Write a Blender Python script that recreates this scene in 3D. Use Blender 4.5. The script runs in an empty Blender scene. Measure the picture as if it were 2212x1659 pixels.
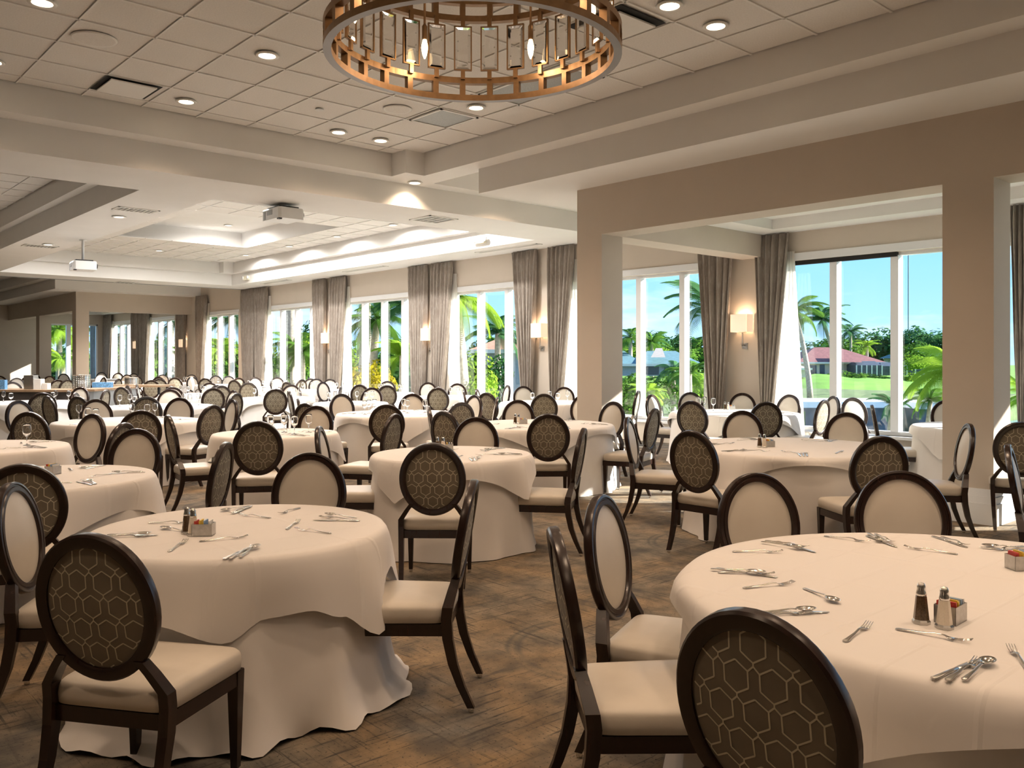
import bpy, bmesh, math, random
from math import sin, cos, pi, sqrt, atan2, radians as RAD
from mathutils import Vector, Matrix
random.seed(7)
SC = bpy.context.scene
COL = SC.collection

# ------------------------------------------------------------------ camera
F = 1862.5; YAW = .8415; CX = 1106.0; HY = 775.8; H = 1.57   # pixels of the 2212x1659 frame, radians, metres
cam_d = bpy.data.cameras.new('camera'); cam = bpy.data.objects.new('camera', cam_d); COL.objects.link(cam)
cam.location = (0, 0, H); cam.rotation_euler = (pi/2, 0, YAW)
cam_d.sensor_width = 36; cam_d.lens = 36*F/2212; cam_d.shift_y = (HY-829.5)/2212
cam_d.clip_start = .05; cam_d.clip_end = 900
SC.camera = cam
SC.view_settings.view_transform = 'Standard'; SC.view_settings.look = 'None'
SC.view_settings.exposure = 0.12; SC.view_settings.gamma = 1.0; SC.view_settings.use_curve_mapping = False

# ------------------------------------------------------------------ sky and sun
W = bpy.data.worlds.new('sky'); SC.world = W; W.use_nodes = True
wt = W.node_tree; wt.nodes.clear()
def wn(t, **k):
    n = wt.nodes.new(t)
    for a, b in k.items(): setattr(n, a, b)
    return n
_o = wn('ShaderNodeOutputWorld'); _b = wn('ShaderNodeBackground'); _tc = wn('ShaderNodeTexCoord'); _sx = wn('ShaderNodeSeparateXYZ')
wt.links.new(_tc.outputs['Generated'], _sx.inputs[0])
_r = wn('ShaderNodeValToRGB'); wt.links.new(_sx.outputs['Z'], _r.inputs[0])
e = _r.color_ramp.elements
e[0].position = 0.0; e[0].color = (.40, .66, .92, 1)
e[1].position = .55; e[1].color = (.08, .27, .66, 1)
x = e.new(.10); x.color = (.26, .56, .90, 1)
x = e.new(.22); x.color = (.17, .45, .84, 1)
_mp = wn('ShaderNodeMapping'); _mp.inputs['Scale'].default_value = (1.6, 1.6, 7.0)
wt.links.new(_tc.outputs['Generated'], _mp.inputs[0])
_nz = wn('ShaderNodeTexNoise'); _nz.inputs['Scale'].default_value = 2.3; _nz.inputs['Detail'].default_value = 7; _nz.inputs['Roughness'].default_value = .55
wt.links.new(_mp.outputs[0], _nz.inputs['Vector'])
_cr = wn('ShaderNodeValToRGB'); _cr.color_ramp.elements[0].position = .5; _cr.color_ramp.elements[1].position = .72
wt.links.new(_nz.outputs[0], _cr.inputs[0])
_mx = wn('ShaderNodeMix', data_type='RGBA'); wt.links.new(_cr.outputs[0], _mx.inputs['Factor'])
wt.links.new(_r.outputs[0], _mx.inputs['A']); _mx.inputs['B'].default_value = (.80, .90, .96, 1)
wt.links.new(_mx.outputs['Result'], _b.inputs[0]); _b.inputs[1].default_value = SKY = 1.55
wt.links.new(_b.outputs[0], _o.inputs[0])

sun_d = bpy.data.lights.new('sun', 'SUN'); sun_d.energy = 20.0; sun_d.angle = RAD(.6); sun_d.color = (1, .93, .82)
sun = bpy.data.objects.new('sun', sun_d); COL.objects.link(sun)
sun.rotation_euler = Vector((.85, 1.0, .52)).to_track_quat('Z', 'Y').to_euler(); sun.location = (30, 40, 30)

WARM = (1, .70, .47); NEUT = (1, .95, .90)
P_DOWN = 13.5      # W per recessed downlight
P_FAR_FILL = 95.0  # far fittings are off; this output is added to brighten the far hall

# ------------------------------------------------------------------ pixel helpers (direction only; distance comes from a plane)
_s, _c = sin(YAW), cos(YAW)
def ray(x, y):
    u = (x-CX)/F; v = (HY-y)/F
    return Vector((-_s+u*_c, _c+u*_s, v))
def onz(x, y, z): d = ray(x, y); return d*((z-H)/d.z) + Vector((0, 0, H))
def ony(x, y, Y): d = ray(x, y); return d*(Y/d.y) + Vector((0, 0, H))
def atd(x, y, dep): return ray(x, y)*dep + Vector((0, 0, H))

# ------------------------------------------------------------------ materials
MATS = {}
class NT:
    def __init__(s, name):
        m = bpy.data.materials.new(name); m.use_nodes = True; s.m = m; s.t = m.node_tree
        s.p = s.t.nodes['Principled BSDF']; s.out = s.t.nodes['Material Output']; MATS[name] = m
    def n(s, t, **k):
        n = s.t.nodes.new(t)
        for a, b in k.items(): setattr(n, a, b)
        return n
    def l(s, a, b): s.t.links.new(a, b)
    def coord(s, kind='Object', scale=(1, 1, 1), rot=(0, 0, 0)):
        tc = s.n('ShaderNodeTexCoord'); mp = s.n('ShaderNodeMapping')
        mp.inputs['Scale'].default_value = scale; mp.inputs['Rotation'].default_value = rot
        s.l(tc.outputs[kind], mp.inputs[0]); return mp.outputs[0]
    def noise(s, vec, scale, detail=4, rough=.5, dist=0):
        n = s.n('ShaderNodeTexNoise'); n.inputs['Scale'].default_value = scale; n.inputs['Detail'].default_value = detail
        n.inputs['Roughness'].default_value = rough; n.inputs['Distortion'].default_value = dist
        s.l(vec, n.inputs['Vector']); return n.outputs[0]
    def ramp(s, fac, stops):
        r = s.n('ShaderNodeValToRGB'); el = r.color_ramp.elements
        while len(el) < len(stops): el.new(.5)
        for i, (p, c) in enumerate(stops):
            el[i].position = p; el[i].color = tuple(c)+(1,) if len(c) == 3 else c
        s.l(fac, r.inputs[0]); return r.outputs[0]
    def mix(s, f, a, b):
        m = s.n('ShaderNodeMix', data_type='RGBA')
        for sock, v in ((m.inputs['Factor'], f), (m.inputs['A'], a), (m.inputs['B'], b)):
            if hasattr(v, 'is_linked') or hasattr(v, 'links'): s.l(v, sock)
            elif isinstance(v, (int, float)): sock.default_value = v
            else: sock.default_value = tuple(v)+(1,)
        return m.outputs['Result']
    def bump(s, h, strength=.3, dist=.01):
        b = s.n('ShaderNodeBump'); b.inputs['Strength'].default_value = strength; b.inputs['Distance'].default_value = dist
        s.l(h, b.inputs['Height']); s.l(b.outputs[0], s.p.inputs['Normal'])
    def set(s, **k):
        for a, v in k.items():
            i = s.p.inputs[a.replace('_', ' ')]
            if hasattr(v, 'links'): s.l(v, i)
            elif isinstance(v, (int, float)): i.default_value = v
            else: i.default_value = tuple(v)+(1,) if len(v) == 3 else v
        return s
def simple(name, col, rough=.6, metal=0, var=.06, scale=6, **k):
    t = NT(name); v = t.noise(t.coord(), scale, 3)
    c2 = tuple(min(1, c*(1+var)) for c in col); c1 = tuple(c*(1-var) for c in col)
    t.set(Base_Color=t.ramp(v, [(.3, c1), (.7, c2)]), Roughness=rough, Metallic=metal, **k); return t
simple('wall_paint', (.60, .53, .45), .75, var=.02, scale=2)
simple('ceiling_paint', (.80, .79, .77), .8, var=.015, scale=2)
simple('trim_white', (.80, .81, .82), .4, var=.01)
simple('tile_white', (.76, .74, .71), .9, var=.05, scale=60)
simple('grid_white', (.80, .79, .76), .5, var=.01)
simple('dark_void', (.02, .02, .02), .9)
simple('grille_metal', (.34, .35, .34), .5, .3, var=.25, scale=120)
simple('steel', (.72, .70, .67), .17, 1, var=.05, scale=30)
simple('brushed_steel', (.50, .49, .47), .35, 1, var=.1, scale=60)
simple('bronze', (.25, .15, .075), .42, .75, var=.12, scale=25)
simple('bronze_under', (.30, .30, .31), .35, .8, var=.05)
simple('plastic_white', (.74, .74, .73), .4, var=.02)
simple('plastic_grey', (.30, .31, .31), .5, var=.1, scale=80)
simple('plastic_black', (.012, .012, .013), .4)
simple('emergency_cream', (.80, .76, .60), .4, var=.02)
simple('pepper', (.09, .055, .03), .12, var=.4, scale=300)
simple('salt', (.80, .72, .60), .12, var=.05, scale=300)
simple('packet_red', (.55, .05, .04), .5); simple('packet_yellow', (.80, .56, .06), .5)
simple('packet_blue', (.28, .42, .62), .5); simple('packet_white', (.8, .8, .78), .5)
simple('station_top', (.34, .22, .13), .35, var=.15, scale=12); simple('station_dark', (.055, .045, .04), .5, var=.2)
simple('station_panel', (.40, .43, .46), .35, .5, var=.1)
simple('print_blue', (.12, .30, .55), .6, var=.5, scale=40)
t = NT('wood'); v = t.noise(t.coord(scale=(30, 30, 3)), 2.2, 5)
t.set(Base_Color=t.ramp(v, [(.3, (.012, .0052, .0036)), (.75, (.032, .0135, .0085))]), Roughness=.27, Specular_IOR_Level=.55)
t = NT('vinyl'); co = t.coord(); v = t.noise(co, 5, 3)
t.set(Base_Color=t.ramp(v, [(.3, (.60, .55, .475)), (.7, (.66, .61, .53))]), Roughness=.42)
t.bump(t.noise(co, 260, 2), .08, .002)
t = NT('fabric_dark'); v = t.noise(t.coord(), 9, 3)
t.set(Base_Color=t.ramp(v, [(.3, (.185, .155, .112)), (.7, (.235, .198, .145))]), Roughness=.85, Sheen_Weight=.15)
simple('fabric_line', (.66, .61, .46), .8)
t = NT('cloth'); co = t.coord(); v = t.noise(co, 2.5, 3)
t.set(Base_Color=t.ramp(v, [(.3, (.80, .77, .745)), (.7, (.85, .825, .80))]), Roughness=.82, Sheen_Weight=.1)
t.bump(t.noise(co, 5.5, 4), .25, .012)
# overlay cloth: ironed-in fold creases as fine relief
t = NT('cloth_creased'); tc = t.n('ShaderNodeTexCoord')
hs = []
for axis, per in ((0, .235), (1, .47)):
    mp = t.n('ShaderNodeMapping'); t.l(tc.outputs['Object'], mp.inputs[0])
    sx = t.n('ShaderNodeSeparateXYZ'); t.l(mp.outputs[0], sx.inputs[0])
    m1 = t.n('ShaderNodeMath', operation='MULTIPLY'); t.l(sx.outputs[axis], m1.inputs[0]); m1.inputs[1].default_value = 1/per
    m2 = t.n('ShaderNodeMath', operation='PINGPONG'); t.l(m1.outputs[0], m2.inputs[0]); m2.inputs[1].default_value = .5
    m3 = t.n('ShaderNodeMath', operation='SUBTRACT'); m3.inputs[0].default_value = .5; t.l(m2.outputs[0], m3.inputs[1])
    m4 = t.n('ShaderNodeMapRange'); t.l(m3.outputs[0], m4.inputs[0]); m4.inputs[1].default_value = 0; m4.inputs[2].default_value = .045; m4.inputs[3].default_value = 1; m4.inputs[4].default_value = 0
    hs.append(m4.outputs[0])
ad = t.n('ShaderNodeMath', operation='MAXIMUM'); t.l(hs[0], ad.inputs[0]); t.l(hs[1], ad.inputs[1])
nz = t.noise(t.coord(), 4.5, 4); ad2 = t.n('ShaderNodeMath', operation='ADD'); t.l(ad.outputs[0], ad2.inputs[0]); t.l(nz, ad2.inputs[1])
t.set(Base_Color=(.83, .80, .775), Roughness=.8, Sheen_Weight=.1); t.bump(ad2.outputs[0], .30, .008)
# carpet: mottled taupe, ochre and slate with scratch strokes and loose arcs
t = NT('carpet'); co = t.coord()
base = t.ramp(t.noise(co, .75, 4, .55), [(.30, (.125, .128, .122)), (.45, (.215, .185, .145)), (.58, (.25, .185, .115)), (.72, (.175, .178, .172))])
mott = t.ramp(t.noise(co, 4.5, 5, .6), [(.35, (.55, .55, .57)), (.65, (1.35, 1.27, 1.15))])
m = t.n('ShaderNodeMix', data_type='RGBA', blend_type='MULTIPLY'); m.inputs['Factor'].default_value = 1; t.l(base, m.inputs['A']); t.l(mott, m.inputs['B'])
colr = m.outputs['Result']
for rot, sc in ((.55, (2.2, 46, 1)), (1.25, (46, 2.6, 1))):
    st = t.noise(t.coord(scale=sc, rot=(0, 0, rot)), 1.0, 5, .65)
    mk_ = t.n('ShaderNodeMath', operation='MULTIPLY'); t.l(t.ramp(st, [(.55, (0, 0, 0)), (.62, (.8, .8, .8))]), mk_.inputs[0]); t.l(t.ramp(t.noise(t.coord(scale=(1, 1, 1), rot=(0, 0, rot*3)), 1.6, 4, .6, 1.0), [(.42, (0, 0, 0)), (.6, (1, 1, 1))]), mk_.inputs[1]); colr = t.mix(mk_.outputs[0], colr, (.040, .040, .036))
sp = t.noise(co, 60, 2, .7); colr = t.mix(t.ramp(sp, [(.60, (0, 0, 0)), (.68, (.75, .75, .75))]), colr, (.035, .035, .032))
for off, sc in ((0, 1.35), (3.7, 1.05)):
    wv = t.n('ShaderNodeTexVoronoi', feature='F1'); wv.inputs['Scale'].default_value = sc*.7
    mp = t.n('ShaderNodeMapping'); mp.inputs['Location'].default_value = (off, off*.6, 0); t.l(co, mp.inputs[0]); t.l(mp.outputs[0], wv.inputs['Vector'])
    rr = t.ramp(wv.outputs['Distance'], [(.40, (0, 0, 0)), (.415, (1, 1, 1)), (.44, (.25, .25, .25)), (.455, (.9, .9, .9)), (.47, (0, 0, 0))])
    mk = t.ramp(t.noise(co, 1.1, 3), [(.45, (0, 0, 0)), (.6, (.75, .75, .75))])
    mm = t.n('ShaderNodeMix', data_type='RGBA', blend_type='MULTIPLY'); mm.inputs['Factor'].default_value = 1; t.l(rr, mm.inputs['A']); t.l(mk, mm.inputs['B'])
    colr = t.mix(mm.outputs['Result'], colr, (.062, .066, .064))
t.set(Base_Color=colr, Roughness=.95); t.bump(t.noise(co, 220, 3), .5, .004)
# drape: taupe with thin pale slanting strokes
t = NT('curtain'); co = t.coord()
bs = t.ramp(t.noise(co, 3.5, 4), [(.3, (.235, .195, .165)), (.7, (.30, .255, .215))])
st = t.noise(t.coord(scale=(40, 40, 5), rot=(.5, .3, .4)), 1.3, 4, .6)
t.set(Base_Color=t.mix(t.ramp(st, [(.55, (0, 0, 0)), (.62, (.7, .7, .7))]), bs, (.40, .36, .31)), Roughness=.75, Sheen_Weight=.2)
t = NT('lining'); t.t.nodes.remove(t.p)
d = t.n('ShaderNodeBsdfDiffuse'); d.inputs[0].default_value = (.88, .86, .82, 1); tr = t.n('ShaderNodeBsdfTranslucent'); tr.inputs[0].default_value = (.85, .80, .74, 1)
ms = t.n('ShaderNodeMixShader'); ms.inputs[0].default_value = .55; t.l(d.outputs[0], ms.inputs[1]); t.l(tr.outputs[0], ms.inputs[2]); t.l(ms.outputs[0], t.out.inputs[0])
t = NT('pane'); t.t.nodes.remove(t.p)
tr = t.n('ShaderNodeBsdfTransparent'); tr.inputs[0].default_value = (.955, .985, .985, 1); gl = t.n('ShaderNodeBsdfGlossy'); gl.inputs[1].default_value = .0; gl.inputs[0].default_value = (1, 1, 1, 1)
fr = t.n('ShaderNodeFresnel'); fr.inputs[0].default_value = 1.45
ms = t.n('ShaderNodeMixShader'); t.l(fr.outputs[0], ms.inputs[0]); t.l(tr.outputs[0], ms.inputs[1]); t.l(gl.outputs[0], ms.inputs[2]); t.l(ms.outputs[0], t.out.inputs[0])
NT('glass').set(Base_Color=(1, 1, 1), Roughness=0, IOR=1.35, Transmission_Weight=1)
NT('crystal').set(Base_Color=(.97, .96, .94), Roughness=.02, IOR=1.45, Transmission_Weight=1)
def emit(name, col, st):
    t = NT(name); t.set(Base_Color=(.8, .8, .8), Emission_Color=col, Emission_Strength=st)
emit('bulb', (1, .66, .30), 14); emit('lens', (1, .80, .55), 14); emit('lens_far', (1, .95, .88), 3)  # lens_far: faint glow added to the far fittings that are off
t = NT('shade'); t.set(Base_Color=(.85, .78, .70), Roughness=.8, Emission_Color=(1, .66, .40), Emission_Strength=.55, Transmission_Weight=0)
# outdoors
simple('lawn', (.13, .30, .025), .9, var=.22, scale=.25); simple('garden_soil', (.10, .16, .05), .95, var=.4, scale=1.5)
t = NT('water'); co = t.coord(scale=(.6, 2.4, 1)); t.set(Base_Color=(.16, .30, .42), Roughness=.12); t.bump(t.noise(co, 1.4, 4), .5, .3)
def leafmat(name, a, b):
    t = NT(name); t.t.nodes.remove(t.p)
    oi = t.n('ShaderNodeObjectInfo'); v = t.noise(t.coord(scale=(1, 1, 1)), 1.7, 3)
    c = t.ramp(v, [(.3, a), (.7, b)])
    d = t.n('ShaderNodeBsdfDiffuse'); tr = t.n('ShaderNodeBsdfTranslucent'); t.l(c, d.inputs[0]); t.l(c, tr.inputs[0])
    ms = t.n('ShaderNodeMixShader'); ms.inputs[0].default_value = .4; t.l(d.outputs[0], ms.inputs[1]); t.l(tr.outputs[0], ms.inputs[2]); t.l(ms.outputs[0], t.out.inputs[0])
leafmat('leaf_green', (.05, .13, .022), (.13, .26, .04)); leafmat('leaf_dark', (.025, .085, .032), (.065, .16, .045))
leafmat('leaf_lime', (.17, .32, .03), (.32, .47, .055)); leafmat('leaf_yellow', (.32, .28, .02), (.45, .36, .03)); leafmat('leaf_blue', (.05, .15, .06), (.10, .23, .09))
simple('bark', (.30, .25, .20), .9, var=.3, scale=8); simple('palm_trunk', (.42, .36, .30), .9, var=.25, scale=9)
simple('roof_maroon', (.21, .085, .085), .8, var=.2, scale=3); simple('roof_teal', (.10, .21, .25), .8, var=.15, scale=3); simple('roof_orange', (.42, .22, .14), .8, var=.2, scale=3)
simple('roof_grey', (.33, .30, .28), .8, var=.1, scale=3); simple('stucco', (.62, .56, .50), .85, var=.04, scale=2); simple('stucco_blue', (.30, .36, .47), .85, var=.06)
simple('house_glass', (.045, .06, .09), .15); simple('screen_dark', (.06, .075, .10), .5, var=.3, scale=3); simple('canopy_white', (.75, .74, .74), .8, var=.03); simple('mast_metal', (.25, .27, .32), .5)

# ------------------------------------------------------------------ mesh helpers
class MB:
    def __init__(s): s.v = []; s.f = []; s.m = []; s.mi = 0
    def add(s, vs, fs):
        o = len(s.v); s.v += [tuple(v) for v in vs]
        for f in fs: s.f.append(tuple(i+o for i in f)); s.m.append(s.mi)
        return s
    def box(s, a, b):
        (x0, y0, z0), (x1, y1, z1) = a, b
        return s.add([(x0, y0, z0), (x1, y0, z0), (x1, y1, z0), (x0, y1, z0), (x0, y0, z1), (x1, y0, z1), (x1, y1, z1), (x0, y1, z1)],
                     [(0, 3, 2, 1), (4, 5, 6, 7), (0, 1, 5, 4), (1, 2, 6, 5), (2, 3, 7, 6), (3, 0, 4, 7)])
    def cbox(s, c, d): return s.box([c[i]-d[i]/2 for i in range(3)], [c[i]+d[i]/2 for i in range(3)])
    def loft(s, rings, close=True, caps=True):
        n = len(rings[0]); vs = [p for r in rings for p in r]; fs = []
        for k in range(len(rings)-1):
            for i in range(n if close else n-1):
                j = (i+1) % n; fs.append((k*n+i, k*n+j, (k+1)*n+j, (k+1)*n+i))
        if caps and close: fs.append(tuple(reversed(range(n)))); fs.append(tuple(range((len(rings)-1)*n, len(rings)*n)))
        return s.add(vs, fs)
    def lathe(s, prof, n=24, c=(0, 0, 0), caps=True):
        return s.loft([[(c[0]+r*cos(2*pi*i/n), c[1]+r*sin(2*pi*i/n), c[2]+z) for i in range(n)] for r, z in prof], caps=caps)
    def tube(s, pts, rad, n=8):
        pts = [Vector(p) for p in pts]; rads = rad if isinstance(rad, (list, tuple)) else [rad]*len(pts); rings = []; up = None
        for i, p in enumerate(pts):
            d = (pts[min(i+1, len(pts)-1)]-pts[max(i-1, 0)]).normalized()
            a = d.orthogonal() if up is None else (up-d*up.dot(d))
            a.normalize(); up = a; b = d.cross(a)
            rings.append([p+(a*cos(2*pi*k/n)+b*sin(2*pi*k/n))*rads[i] for k in range(n)])
        return s.loft(rings)
    def mesh(s, name, mats, smooth=False, auto=None):
        me = bpy.data.meshes.new(name); me.from_pydata(s.v, [], s.f)
        for m in (mats if isinstance(mats, (list, tuple)) else [mats]): me.materials.append(MATS[m])
        if isinstance(mats, (list, tuple)) and len(mats) > 1:
            for p, i in zip(me.polygons, s.m): p.material_index = i
        if smooth or auto: me.shade_smooth()
        if auto: me.set_sharp_from_angle(angle=RAD(auto))
        me.update(); return me
def put(name, me, parent=None, loc=(0, 0, 0), rz=0, rot=None, scale=None):
    o = bpy.data.objects.new(name, me); COL.objects.link(o)
    if parent: o.parent = parent
    o.location = loc; o.rotation_euler = rot if rot else (0, 0, rz)
    if scale: o.scale = scale if not isinstance(scale, (int, float)) else (scale,)*3
    return o
def tag(o, label, cat, group=None):
    o['label'] = label; o['category'] = cat
    if group: o['group'] = group
    return o
def struct(o, label=None, cat=None):
    o['kind'] = 'structure'
    if label: o['label'] = label
    if cat: o['category'] = cat
    return o
def empty(name, loc=(0, 0, 0), rz=0, parent=None):
    o = bpy.data.objects.new(name, None); COL.objects.link(o); o.location = loc; o.rotation_euler = (0, 0, rz)
    o.empty_display_size = .1
    if parent: o.parent = parent
    return o
def lamp(name, kind, parent, loc, power, col, size=.05, spot=None, blend=.6, spread=120):
    d = bpy.data.lights.new(name, kind); d.energy = power; d.color = col
    if kind in ('POINT', 'SPOT'): d.shadow_soft_size = size
    if kind == 'AREA': d.shape = 'DISK'; d.size = size; d.spread = RAD(spread)
    if kind == 'SPOT': d.spot_size = spot; d.spot_blend = blend
    o = bpy.data.objects.new(name, d); COL.objects.link(o); o.parent = parent; o.location = loc; return o
def boxobj(name, a, b, mat, parent=None):
    return put(name, MB().box(a, b).mesh(name, mat), parent)
# ================================================================== the room
K = 1.0135
S, L, T, T2 = H+2.355*K, H+2.707*K, H+3.04*K, H+3.505*K     # soffit, ledge, tile ceiling, raised centre
YW, YW2, YB = 8.7*K, 9.25, 12.93                            # partition with openings, window wall
HEAD, OPEN, BAYC = 3.19, 3.29, 3.66
SILL = .41
ZT = 5.45
CAM_DARK = None
floor = struct(boxobj('floor', (-46, -8, -.15), (6, 13.2, 0), 'carpet'), 'mottled taupe, ochre and slate patterned carpet', 'floor')

ceil_boxes = [
 (-11.18, -10.855, -8, YB, L), (-10.855, -10.495, 7.28, 7.62, L), (-10.855, -9.588, 7.62, 8.06, L), (-9.588, 6, 7.62, 7.925, L),
 (-9.588, 6, 7.925, YW2, S), (-9.588, -8.483, YW2, YB, S), (-12.577, -11.18, -8, YB, S),
 (-26.9, -12.577, 4.02, 4.186, L), (-12.75, -12.577, -8, 4.02, L), (-26.9, -12.577, 4.186, 5.24, S), (-26.9, -12.577, 11.85, YB, S),
 # ledges inside the far tray
 (-26.9, -12.577, 5.24, 5.41, L), (-26.9, -12.577, 11.68, 11.85, L), (-26.9, -26.73, 5.41, 11.68, L), (-12.747, -12.577, 5.41, 11.68, L),
 (-26.73, -26.42, 11.37, 11.68, L),
 # far cross beam, far hall
 (-28.3, -26.9, -8, YB, S), (-28.6, -28.3, -8, YB, L), (-43.4, -28.6, 7.62, 7.925, L), (-43.4, -32.1, 7.925, YW2, S), (-33.0, -32.1, YW2, YB, S),
 (-32.1, -31.4, 7.925, YB, L)]
mb = MB()
for x0, x1, y0, y1, z in ceil_boxes: mb.box((x0, y0, z), (x1, y1, ZT))
for x0, x1, y0, y1, z in [(-10.875, 6, -8, 7.62, T+.04), (-10.875, -9.588, 8.06, YB, T), (-26.9, -12.75, -8, 4.02, T+.04),
                          (-26.73, -12.747, 5.41, 6.55, T+.04), (-26.73, -12.747, 10.5, 11.68, T+.04), (-26.73, -23.2, 6.55, 10.5, T+.04), (-17.35, -12.747, 6.55, 10.5, T+.04),
                          (-23.2, -17.35, 6.55, 10.5, T2), (-43.4, -28.6, -8, 7.62, T), (-31.4, -28.6, 7.925, YB, T)]:
    mb.box((x0, y0, z), (x1, y1, ZT+.05))
# bays: border soffit round a slightly raised middle
for bx0, bx1 in ((-8.01, 6), (-43.4, -33.46)):
    mb.box((bx0, YW2, BAYC), (bx1, YW2+.4, ZT)); mb.box((bx0, YB-.55, BAYC), (bx1, YB, ZT)); mb.box((bx0, YW2+.4, BAYC), (bx0+.45, YB-.55, ZT)); mb.box((bx1-.45, YW2+.4, BAYC), (bx1, YB-.55, ZT))
    mb.box((bx0+.45, YW2+.4, BAYC+.16), (bx1-.45, YB-.55, ZT))
ceiling = struct(put('ceiling', mb.mesh('ceiling', 'ceiling_paint')), 'white stepped ceiling with tray recesses and dropped soffits', 'ceiling')

# lay-in tiles with their tee grid
TX, TY = .702*K, .668*K; gx0, gy0 = -9.73*K, 5.59*K
tile_me = MB().box((.012, .012, 0), (TX-.012, TY-.012, .02)).mesh('ceiling_tile', 'tile_white')
def tiles(x0, x1, y0, y1, z, hole=None, skip=()):
    i0 = math.floor((x0-gx0)/TX); i1 = math.ceil((x1-gx0)/TX); j0 = math.floor((y0-gy0)/TY); j1 = math.ceil((y1-gy0)/TY)
    for i in range(i0, i1):
        for j in range(j0, j1):
            a, b = max(gx0+i*TX, x0), min(gx0+(i+1)*TX, x1); c, d = max(gy0+j*TY, y0), min(gy0+(j+1)*TY, y1)
            if b-a < .06 or d-c < .06: continue
            if hole and a > hole[0]-.1 and b < hole[1]+.1 and c > hole[2]-.1 and d < hole[3]+.1: continue
            if (i, j) in skip: continue
            o = put('ceiling_tile', tile_me, ceiling, (a, c, z+.012)); o.scale = ((b-a)/TX, (d-c)/TY, 1)
    def bar(p, q): put('grid_bar', MB().box((p[0], p[1], z), (q[0], q[1], z+.03)).mesh('grid_bar', 'grid_white'), ceiling)
    for i in range(i0, i1+1):
        X = gx0+i*TX
        if x0 < X < x1:
            if hole and hole[0] < X < hole[1]: bar((X-.012, y0), (X+.012, hole[2])); bar((X-.012, hole[3]), (X+.012, y1))
            else: bar((X-.012, y0), (X+.012, y1))
    for j in range(j0, j1+1):
        Y = gy0+j*TY
        if y0 < Y < y1:
            if hole and hole[2] < Y < hole[3]: bar((x0, Y-.008), (hole[0], Y+.008)); bar((hole[1], Y-.008), (x1, Y+.008))
            else: bar((x0, Y-.008), (x1, Y+.008))
tiles(-10.84, -1.3, .9, 7.61, T-.01)
tiles(-26.7, -12.76, 5.42, 11.67, T-.01, hole=(-23.2, -17.35, 6.55, 10.5))
tiles(-22.0, -12.77, 2.2, 4.01, T-.01)

def wallobj(name, boxes, mat='wall_paint', label=None):
    mb = MB()
    for b in boxes: mb.box(*b)
    return struct(put(name, mb.mesh(name, mat)), label, 'wall' if label else None)
# partition between hall and near bay: two visible columns and a header
wallobj('wall_bay', [((-8.483, YW, 0), (-8.017, YW2, OPEN)), ((-3.507, YW, 0), (-3.04, YW2, OPEN)), ((2.0, YW, 0), (2.47, YW2, OPEN)),
                     ((-8.483, YW, OPEN), (6, YW2, S+.02)), ((-8.483, YW2, OPEN), (-8.017, YB, S+.02))], label='beige partition with square columns and wide openings to the bay')
wallobj('wall_alcove', [((-33.46, YW, 0), (-33.0, YW2, OPEN)), ((-38.53, YW, 0), (-38.03, YW2, OPEN)), ((-43.4, YW, OPEN), (-33.0, YW2, S+.02)), ((-33.46, YW2, OPEN), (-33.0, YB, S+.02))],
        label='far beige partition with columns and openings')
far_wall = wallobj('wall_far', [((-43.6, -8, 0), (-43.4, 10.05, ZT)), ((-43.6, 12.55, 0), (-43.4, 13.2, ZT)), ((-43.6, 10.05, 0), (-43.4, 12.55, .4)), ((-43.6, 10.05, 3.2), (-43.4, 12.55, ZT))], label='pale end wall with one window at the far left')
wallobj('wall_left', [((-46, -8.2, 0), (6, -8, ZT+.1))])
wallobj('wall_near', [((6, -8, 0), (6.2, 13.2, ZT+.1))])
# columns' stepped baseboards
for i, (x0, x1) in enumerate(((-8.483, -8.017), (-3.507, -3.04), (-33.46, -33.0), (-38.53, -38.03))):
    mb = MB()
    for z0, z1, d in ((0, .20, .045), (.20, .265, .033), (.265, .31, .022), (.31, .335, .012)):
        mb.box((x0-d, YW-d, z0), (x1+d, YW2+d, z1))
    struct(put('baseboard_column' if i == 0 else 'baseboard_column', mb.mesh('baseboard', 'trim_white')))

# ---- window wall with its windows
WX = {  # pane edges along the wall, left to right
 1: [-7.85, -6.85, -5.87, -4.89, -3.90], 2: [-12.95, -11.90, -10.86, -9.82, -8.86], 3: [-16.72, -15.73, -14.74, -13.85],
 9: [-2.95, -1.95, -.97, .02, 1.0], 10: [2.0, 3.0, 4.0, 5.0]}
def wx(px): return ony(px, 700, YB+.12).x
WX[4] = [wx(p) for p in (750, 787, 829, 873)] + [-17.95]
WX[5] = [wx(p) for p in (580, 609.5, 641.5, 674.5)]
WX[5].append(WX[5][-1]+.5)
WX[6] = [wx(p) for p in (449, 474, 498, 522)]
WX[7] = [wx(p) for p in (326, 345, 364.5, 384)]
WX[8] = [wx(p) for p in (247, 262, 277, 292)]
segs = sorted((v[0], v[-1]) for v in WX.values())
boxes = [((-46, YB, 0), (6, YB+.25, SILL)), ((-46, YB, HEAD), (6, YB+.25, ZT))]
prev = -46
for a, b in segs: boxes.append(((prev, YB, SILL), (a, YB+.25, HEAD))); prev = b
boxes.append(((prev, YB, SILL), (6, YB+.25, HEAD)))
wallobj('wall_right', boxes, label='beige window wall behind the curtains')
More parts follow.
